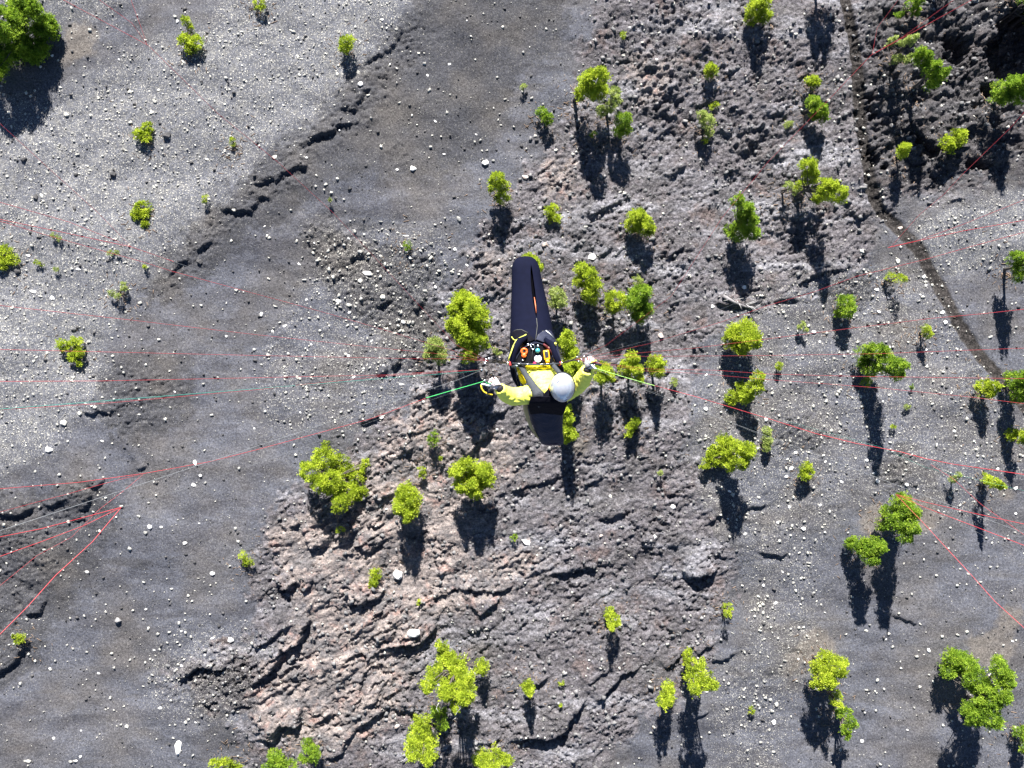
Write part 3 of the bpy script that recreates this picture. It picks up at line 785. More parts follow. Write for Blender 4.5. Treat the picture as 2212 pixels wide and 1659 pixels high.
ROCKS = [
    (858, 1243, 15, 17, 'w', 'big white angular block with a pointed black shadow beside a small bush', 0, 1.3),
    (385, 1614, 10, 24, 'w', 'tall narrow white slab standing on dark ash near the bottom left', -.15, 1.3),
    (1048, 352, 11, 9, 'w', 'bright white boulder just above a yellow-green young pine', .3, 1.1),
    (893, 366, 10, 8, 'w', 'white rounded boulder alone on smooth dark ash above the centre', -.2, 1),
    (895, 1362, 20, 15, 'w', 'large white block sitting on the lip of a lava ledge', .2, .9),
    (1136, 1171, 14, 8, 'w', 'oblong white stone on brown lava right of a tiny green seedling', -.4, 1),
    (360, 292, 12, 10, 'b', 'dark lava boulder right of a bright green bush on the scree', .2, 1.1),
    (116, 970, 12, 8, 'w', 'whitish boulder with a black shadow left of the gully', -.2, 1),
    (146, 913, 10, 9, 'p', 'round cream boulder below the ash gully at far left', 0, .9),
    (180, 893, 7, 7, 'p', 'pale boulder under a small black hollow in the gully', 0, 1),
    (70, 629, 11, 5, 'w', 'flat white stone on the left scree, longer than it is wide', -.1, .6),
    (112, 644, 8, 6, 'w', 'triangular white stone on the left scree below a flatter one', -.6, .8),
    (170, 582, 8, 4, 'w', 'small flat white slab right of two tiny yellow plants', -.1, .6),
    (57, 551, 7, 4, 'w', 'white flat stone touching a red line at the left edge', -.2, .6),
    (782, 189, 8, 8, 'w', 'white cube-like stone at the upper end of the dark gully', .4, 1),
    (596, 342, 9, 7, 'p', 'pale stone on the gully rim crossed by a red line', .2, .8),
    (779, 545, 8, 5, 'p', 'left one of two rounded pale boulders touching each other', 0, .8),
    (792, 545, 6, 6, 'g', 'right one of two rounded boulders touching each other', 0, .9),
    (793, 590, 14, 8, 'w', 'wide pale slab with a black underside in the stony field', -.1, .8),
    (778, 606, 8, 8, 'p', 'pale pointed stone just below the wide slab', .5, 1),
    (730, 650, 9, 6, 'w', 'clean white oval stone in the middle of the stony field', -.3, .9),
    (753, 659, 10, 6, 'p', 'grey-white slab right of the white oval stone', -.1, .9),
    (563, 678, 5, 8, 'w', 'upright oval white stone on open ash left of the stony field', -.3, 1),
    (613, 704, 7, 4, 'w', 'slanted white flake on open ash above a faint red line', .5, .6),
    (827, 642, 7, 8, 'p', 'pale block at the end of a low black ledge', .5, 1),
    (992, 476, 6, 10, 'p', 'pale leaning stone left of the shadowed slope below a young pine', .4, .9),
    (878, 511, 9, 3, 'w', 'thin white slab right above a tiny round bush', 0, .7),
    (643, 815, 7, 5, 'p', 'pale wedge stone lying on a horizontal red line', -.7, .7),
    (1078, 775, 8, 6, 'k', 'pinkish white stone seen beside the left riser of the pilot', 0, .9),
    (425, 999, 5, 10, 'w', 'white spike-shaped stone beside the long red line', .25, 1.2),
    (436, 1026, 5, 5, 'w', 'small white stone below the spike-shaped one', 0, 1),
    (421, 1047, 8, 5, 'w', 'white forked stone, lowest of three near the red line', -.5, .8),
    (330, 1136, 7, 8, 'w', 'white block below the meeting point of three red lines', .1, 1),
    (321, 1148, 6, 6, 'p', 'pale stone tucked under the lower left of a white block', .1, 1),
    (354, 1136, 5, 4, 'w', 'small white stone right of a white block on dark ash', .1, .8),
    (404, 1171, 7, 5, 'w', 'white stone with a notched top on the dark ash plain', .1, .8),
    (462, 1237, 8, 7, 'w', 'white lump left below a double round bush', .1, .8),
    (186, 1236, 6, 4, 'w', 'white pebble-like stone near the lower red line', -.2, .8),
    (1522, 883, 6, 7, 'w', 'white stone with a black shadow below a shaded pine', .5, 1),
    (1653, 906, 6, 6, 'w', 'round white stone touching the long red line right of centre', 0, 1),
    (1451, 1093, 8, 8, 'w', 'split white stone on the grey lava right of centre', 0, .9),
    (1173, 1184, 11, 4, 'w', 'long thin whitish stone on pink lava', .15, .7),
    (1297, 1156, 6, 6, 'k', 'round pinkish stone with a small black shadow on grey lava', 0, 1),
    (1413, 1158, 4, 8, 'w', 'narrow upright white stone on grey lava', .2, .7),
    (1318, 1072, 5, 6, 'p', 'pale stone below the shadow of the pines behind the pilot', 0, 1),
    (1735, 1142, 7, 6, 'w', 'white stone in the stony ground left of a dark green pine', 0, 1),
    (1951, 1045, 6, 5, 'w', 'white stone between the long red line and a dark green pine', 0, .9),
    (2085, 1237, 5, 4, 'p', 'pale stone near the slanting red line at lower right', -.3, .8),
    (1998, 1400, 5, 8, 'w', 'single white peg-like stone on smooth ash at lower right', .4, 1.1),
    (1674, 1564, 6, 9, 'w', 'tall white stone at the lower end of the stony strip', -.2, .9),
    (1680, 1525, 6, 8, 'p', 'cream stone above a taller white one in the stony strip', -.2, .9),
    (1861, 1600, 6, 6, 'w', 'white stone below a curled green pine crown', 0, .8),
    (1869, 1361, 6, 4, 'p', 'pale flat stone above a yellow-green pine at lower right', 0, .6),
    (1177, 530, 9, 9, 'k', 'cream boulder below the shadow of a small pine near the pod tip', .2, 1),
    (1608, 620, 7, 7, 'w', 'white stone at the edge of a long pine shadow', .2, 1),
    (1540, 662, 6, 6, 'w', 'white stone left of a fallen dead trunk', -.3, .9),
    (1428, 725, 9, 9, 'k', 'pinkish white boulder right of a double pine shadow', .2, 1),
    (1278, 557, 12, 12, 'w', 'jagged white boulder above a tall yellow-green crown', .6, .9),
    (1646, 580, 8, 7, 'g', 'grey boulder right of a wide pine shadow', 0, 1),
    (1950, 490, 7, 6, 'k', 'cream boulder right beside the dark footpath', 0, 1),
    (1865, 541, 8, 7, 'p', 'pale rough boulder left of the footpath', 0, .8),
    (1900, 624, 7, 5, 'w', 'white stone left of a small flat pine crown', .1, .9),
    (1945, 562, 7, 8, 'p', 'flat pale slab between the path and a red line', -.4, .5),
    (1418, 130, 5, 5, 'w', 'round bright white stone on rough brown lava near the top', 0, 1),
    (1360, 61, 5, 4, 'w', 'small white stone at the edge of the ash near a tiny yellow plant', 0, 1),
    (135, 243, 9, 8, 'p', 'cream stone below the big tree in the upper left', -.4, .8),
    (332, 217, 7, 6, 'p', 'cream stone at the top of a small cluster on the scree', -.4, .8),
    (325, 241, 8, 4, 'p', 'long cream stone at the bottom of a small cluster on the scree', .4, .7),
    (380, 43, 4, 6, 'w', 'white stone left of a crooked little pine near the top', -.3, .9),
    (47, 343, 11, 7, 'b', 'black lava rock at the left edge beside a red line', .4, 1.1),
    (240, 374, 9, 8, 'b', 'black lava rock in the middle of the pale scree', .2, 1.1),
    (159, 375, 7, 6, 'b', 'black lava rock left of another on the pale scree', .7, 1.1),
    (285, 221, 5, 5, 'b', 'small black rock above the bright green bush on the scree', .2, 1.1),
    (184, 120, 5, 4, 'b', 'small black rock on tan ground right of the big tree', .2, 1.1),
    (72, 424, 7, 9, 'b', 'upright black rock at the left part of the scree', .2, 1.1),
    (160, 450, 5, 7, 'b', 'narrow black rock left of a bushy green pine', .2, 1.1),
    (84, 512, 7, 6, 'b', 'black rock between two red lines at the far left', .2, 1.1),
    (32, 585, 11, 8, 'b', 'wide black rock below the bush cut by the left edge', -.2, 1.1),
    (430, 565, 10, 8, 'b', 'black boulder at the foot of the gully', -.2, 1.1),
    (302, 654, 7, 5, 'p', 'pale boulder with a dark underside right of a curved shrub', .3, 1),
    (192, 738, 6, 6, 'p', 'pale boulder touching the upper right of a bush at left', .6, 1),
    (160, 711, 8, 7, 'g', 'grey striped rock above a bush at left', -.3, 1),
    (250, 1344, 11, 10, 'g', 'grey boulder with a black shadow alone on the ash at lower left', .2, 1),
    (502, 1379, 10, 8, 'w', 'whitish boulder left of the big black ledge', -.3, .8),
    (272, 1571, 6, 6, 'p', 'pale stone left above the tall white slab', .1, 1),
    (346, 1529, 6, 4, 'w', 'flat white stone above the tall white slab', .1, .8),
    (101, 1448, 4, 4, 'w', 'small white stone below a bush at the lower left edge', 0, .9),
    (205, 1460, 5, 3, 'w', 'small flat white stone on ash at lower left', -.4, .7),
    (56, 1647, 11, 5, 'p', 'long pale stone at the bottom left edge', 0, .9),
    (150, 1647, 7, 5, 'p', 'pale stone at the bottom edge, second from the left corner', 0, .9),
    (857, 1571, 8, 9, 'k', 'pink-topped boulder left of the two lowest pine crowns', 0, 1),
    (1135, 382, 10, 7, 'k', 'flat cream boulder right of the young pine and white boulder', -.3, .8),
    (873, 982, 7, 5, 'k', 'pink boulder on the broken ground above a round bush', -.3, .8),
]
for i, (px, py, w, h, key, lab, rz, tall) in enumerate(ROCKS):
    place_rock(px, py, w * .9, h * .9, key, lab, i, rz, tall=tall)

# further loose stones, the largest of their kind, each an object
_r = random.Random(5)
ZONES = [('stone', 'p', 80, lambda px, py: sample(PALE, px, py) * .5, 'loose pale stone lying among cream pebbles on the left scree', 'loose stones on the scree', 3.0, 5.5),
         ('stone', 'w', 60, lambda px, py: sample(STONY, px, py) * .8, 'loose white stone lying in one of the stony belts on the ash', 'loose stones in the stony belts', 3.0, 6.0),
         ('stone', 'w', 40, lambda px, py: (1 - sample(STONY, px, py)) * (1 - sample(PALE, px, py)) * (1 - sample(LAVA, px, py)) * .8, 'small white stone lying on smooth dark ash', 'white stones on the smooth ash', 2.5, 4.5),
         ('stone', 'g', 60, lambda px, py: sample(LAVA, px, py) * .9, 'loose grey lava lump on the rough brown rock', 'loose lumps on the lava', 3.5, 7.0)]
for nm, key, n, fn, lab, grp, r0, r1 in ZONES:
    c = 0
    while c < n:
        px, py = _r.uniform(5, 2207), _r.uniform(5, 1654)
        if _r.random() > float(fn(np.array([px]), np.array([py]))[0]): continue
        s = _r.uniform(r0, r1)
        place_rock(px, py, s * _r.uniform(.8, 1.3), s * _r.uniform(.6, 1), key, lab, c, _r.uniform(-.9, .9), 'stone', _r.uniform(.7, 1.1), grp)
        c += 1


# ------------------------------------------------------------------ trees and bushes
def foliage_mat(name, lo, mid, hi):
    m, nt, b = new_mat(name)
    a = N(nt, 'ShaderNodeAttribute', attribute_name='tone')
    geo = N(nt, 'ShaderNodeNewGeometry')
    n = N(nt, 'ShaderNodeTexNoise'); n.inputs['Scale'].default_value = 1.3; n.inputs['Detail'].default_value = 3
    L(nt, geo.outputs['Position'], n.inputs['Vector'])
    t = math_n(nt, 'ADD', math_n(nt, 'MULTIPLY', a.outputs['Fac'], .65), math_n(nt, 'MULTIPLY', math_n(nt, 'SUBTRACT', n.outputs[0], .5), 1.1), clamp=True)
    col = ramp(nt, t, [(.0, lo), (.38, mid), (.75, hi)])
    L(nt, col, b.inputs['Base Color'])
    b.inputs['Roughness'].default_value = .6
    b.inputs['Specular IOR Level'].default_value = .25
    tr = N(nt, 'ShaderNodeBsdfTranslucent'); L(nt, col, tr.inputs['Color'])
    mx = N(nt, 'ShaderNodeMixShader'); mx.inputs[0].default_value = .5
    out = nt.nodes['Material Output']
    L(nt, b.outputs[0], mx.inputs[1]); L(nt, tr.outputs[0], mx.inputs[2]); L(nt, mx.outputs[0], out.inputs['Surface'])
    return m


FOL = {'y': foliage_mat('needles_yellow_green', (.14, .20, .016), (.37, .47, .032), (.58, .65, .07)),
       'g': foliage_mat('needles_green', (.075, .145, .014), (.22, .35, .030), (.39, .51, .055)),
       'd': foliage_mat('needles_dull', (.20, .25, .08), (.36, .44, .12), (.48, .54, .17))}
BARK = simple('pine_bark', (.075, .062, .055), .9, var=.35, scale=6, bump=.6, bscale=20)
DEADWOOD = simple('bleached_twigs', (.34, .33, .33), .85, var=.25, scale=5)

TRI_TOTAL = [0]


def tufts(centers, out, size, rng, blades=5):
    """needle brushes: blades fanning out from each centre"""
    n = len(centers)
    d = out[:, None, :] * .75 + rng.normal(0, .75, (n, blades, 3))
    d /= np.linalg.norm(d, axis=-1, keepdims=True)
    w = np.cross(d, rng.normal(0, 1, (n, blades, 3)))
    w /= np.linalg.norm(w, axis=-1, keepdims=True)
    ln = (size[:, None] * rng.uniform(.7, 1.3, (n, blades)))[..., None]
    c = centers[:, None, :]
    a = c + d * ln * .1 - w * ln * .05
    e = c + d * ln
    co = np.stack([a, e + w * ln * .2, e * .9 + c * .1 - w * ln * .22], 2).reshape(-1, 3)
    q = np.arange(len(co)).reshape(-1, 3)
    return co, q


def make_crown(name, lobes, kind, parent, rng, dens=1.0, loc=None):
    """lobes: (centre, rx, ry, rz)"""
    C_, O_, S_, T_ = [], [], [], []
    small = sum(l[1] * l[2] for l in lobes) < .35
    for (c, rx, ry, rz) in lobes:
        r = (rx * ry) ** .5
        area = 4 * math.pi * r * (r + rz) * .5
        K = int(max(8, min(90, 17 * area ** .66)))
        v = rng.normal(0, 1, (K, 3)); v[:, 2] = np.abs(v[:, 2]) * .9 - .35
        v /= np.linalg.norm(v, axis=1, keepdims=True)
        rad = rng.uniform(.35, .92, K) ** .6
        tall = max(0, rz / r - 1.1)
        taper = 1 - np.clip((v[:, 2] * rad + .15) * min(.25 + tall * .6, .85), 0, .85)
        cc = np.stack([v[:, 0] * rad * rx * taper, v[:, 1] * rad * ry * taper, v[:, 2] * rad * rz], -1)
        rc = r * rng.uniform(.14, .34, K) * (1.0 if K < 30 else .78)
        tone = rng.uniform(.15, 1.0, K)
        for k in range(K):
            m = int(max(4, 64 * dens * 4 * math.pi * rc[k] ** 2 * .6)) + 2
            u = rng.normal(0, 1, (m, 3)); u /= np.linalg.norm(u, axis=1, keepdims=True)
            u[:, 2] = np.where(u[:, 2] < -.3, -u[:, 2], u[:, 2])
            rr = rc[k] * rng.uniform(.3, 1.0, (m, 1)) * (1 + .9 * (rng.random((m, 1)) < .22))
            sq = np.array([rng.uniform(.7, 1.35), rng.uniform(.7, 1.35), rng.uniform(.5, .9)])
            C_.append(np.array(c) + cc[k] + u * rr * sq)
            O_.append(u * .8 + v[k] * .4 + np.array([0, 0, .35]))
            S_.append(np.full(m, .125 if not small else .09) * rng.uniform(.8, 1.25, m))
            T_.append(np.clip(tone[k] + rng.normal(0, .16, m), 0, 1))
    C_ = np.concatenate(C_); O_ = np.concatenate(O_); S_ = np.concatenate(S_); T_ = np.concatenate(T_)
    co, q = tufts(C_, O_, S_, rng)
    TRI_TOTAL[0] += len(q)
    me = np_mesh(name, co - np.array(loc), tris=q, mat=FOL[kind])
    t = me.attributes.new('tone', 'FLOAT', 'POINT')
    t.data.foreach_set('value', np.repeat(T_, 15).astype(np.float32))
    o = bpy.data.objects.new(name, me)
    COL.objects.link(o)
    if parent is not None: o.parent = parent
    else: o.location = loc
    return o


TANE = math.tan(math.radians(SUN_EL))
SHX = PXM / TANE                           # grid pixels of shadow per metre of height


def tree(name, cat, kind, lobes, sc, tip, label, seed, group=None, base=None, dens=1.0, flatness=1.0, dead=0):
    """lobes (px, py, r[, ry]) measured; sc/tip: middle and end of its shadow, which give the height"""
    rng = np.random.default_rng(seed)
    rr = random.Random(seed)
    W = sum(l[2] ** 2 for l in lobes)
    cx = sum(l[0] * l[2] ** 2 for l in lobes) / W; cy = sum(l[1] * l[2] ** 2 for l in lobes) / W
    z = max(.25, (sc - cy) / (SHX + (CY - cy) / H))
    rm = max(l[2] for l in lobes) / PXM
    half = max(0.0, (tip - sc)) / 1.0
    hz = max(1.15 * half / SHX, rm * .5) * flatness
    hz = min(hz, z * .97)
    z = max(z, hz * .95)
    b = at(cx, cy, z)
    if base is not None:
        b2 = at(base[0], base[1], 0); bx, by = b2.x, b2.y
    else:
        bx, by = b.x, b.y
    g = gz(bx, by)
    root = empty(name, (bx, by, g))
    L_ = []
    lim = []
    for i, l in enumerate(lobes):
        r = l[2] / PXM; ry = (l[3] if len(l) > 3 else l[2]) / PXM
        zz = z + g
        if len(lobes) > 1: zz += rr.uniform(-.25, .12) * hz
        if r < rm * .6: zz -= .25 * hz
        # far from the point below the camera a crown is seen from the side: what lies further out is higher up
        R = math.hypot(cx - CX, cy - CY)
        ux, uy = (cx - CX) / (R + 1e-6), (cy - CY) / (R + 1e-6)
        far = min(1.0, max(0.0, (R - 250) / 450))
        dz = ((l[0] - cx) * ux + (l[1] - cy) * uy) / max(R, 300) * H * .8 * far
        if len(lobes) > 1 and z > .8: zz += max(-.55 * z, min(hz * 1.2, dz))
        sq = 1 - .14 * far
        p = at(l[0], l[1], zz)
        d = (H - zz) / H
        lz = hz * (r / rm) ** .6
        lz = min(lz, (zz - g) * .98)
        L_.append(((p.x, p.y, zz), r * d * .95 * sq, ry * d * .95 * sq, max(lz, .12)))
        lim.append(p)
    make_crown('crown', L_, kind, root, rng, dens, loc=(bx, by, g))
    # trunk and limbs
    h = max(z, .3)
    tr = .035 + .020 * h + .02 * rm
    top = Vector((b.x, b.y, g + z + hz * .45)); bot = Vector((bx, by, g - .15))
    mid = bot.lerp(top, .45) + Vector((rr.uniform(-.06, .06) * h, rr.uniform(-.06, .06) * h, 0))
    if base is not None: mid = Vector((bx + (b.x - bx) * .15, by + (b.y - by) * .15, g + z * .5))
    v, f = tube([bot, bot.lerp(mid, .5), mid, mid.lerp(top, .5), top], [tr * 1.3, tr, tr * .85, tr * .6, tr * .2], 7)
    mesh_obj('trunk', v, f, BARK, root)
    if len(lobes) > 1 or rm > .5:
        parts = []
        for (c, rx, ry, rz) in L_:
            c = Vector(c)
            for _ in range(3 if rm > .4 else 1):
                e = c + Vector((rr.uniform(-.7, .7) * rx, rr.uniform(-.7, .7) * ry, rr.uniform(-.3, .5) * rz))
                s = bot.lerp(top, rr.uniform(.35, .8))
                s = Vector((mid.x + (s.x - mid.x) * .6, mid.y + (s.y - mid.y) * .6, s.z))
                k = s.lerp(e, .5) + Vector((0, 0, -.08 * h))
                parts.append(tube([s, k, e], [tr * .5, tr * .35, .012], 5))
        v, f = join(parts)
        tag(mesh_obj('limbs', v, f, BARK, root), kind='stuff')
    if dead:
        parts = []
        for _ in range(dead):
            (c, rx, ry, rz) = rr.choice(L_)
            c = Vector(c)
            s = c + Vector((rr.uniform(-.5, .2) * rx, rr.uniform(-.7, .1) * ry, .3 * rz))
            a = rr.uniform(2.4, 5.2)
            e = s + Vector((math.cos(a) * rx * .7, math.sin(a) * ry * .7, rr.uniform(0, .5) * rz))
            k = s.lerp(e, .5) + Vector((rr.uniform(-.15, .15), rr.uniform(-.15, .15), .05))
            parts.append(tube([s, k, e], [.028, .02, .008], 4))
            for _ in range(3):
                q = k.lerp(e, rr.random())
                parts.append(tube([q, q + Vector((rr.uniform(-.25, .25), rr.uniform(-.25, .25), rr.uniform(0, .1)))], [.014, .006], 4))
        v, f = join(parts)
        tag(mesh_obj('dead_twigs', v, f, DEADWOOD, root), label='bleached grey dead twigs', kind='stuff')
    tag(root, label, cat, group)
    return root


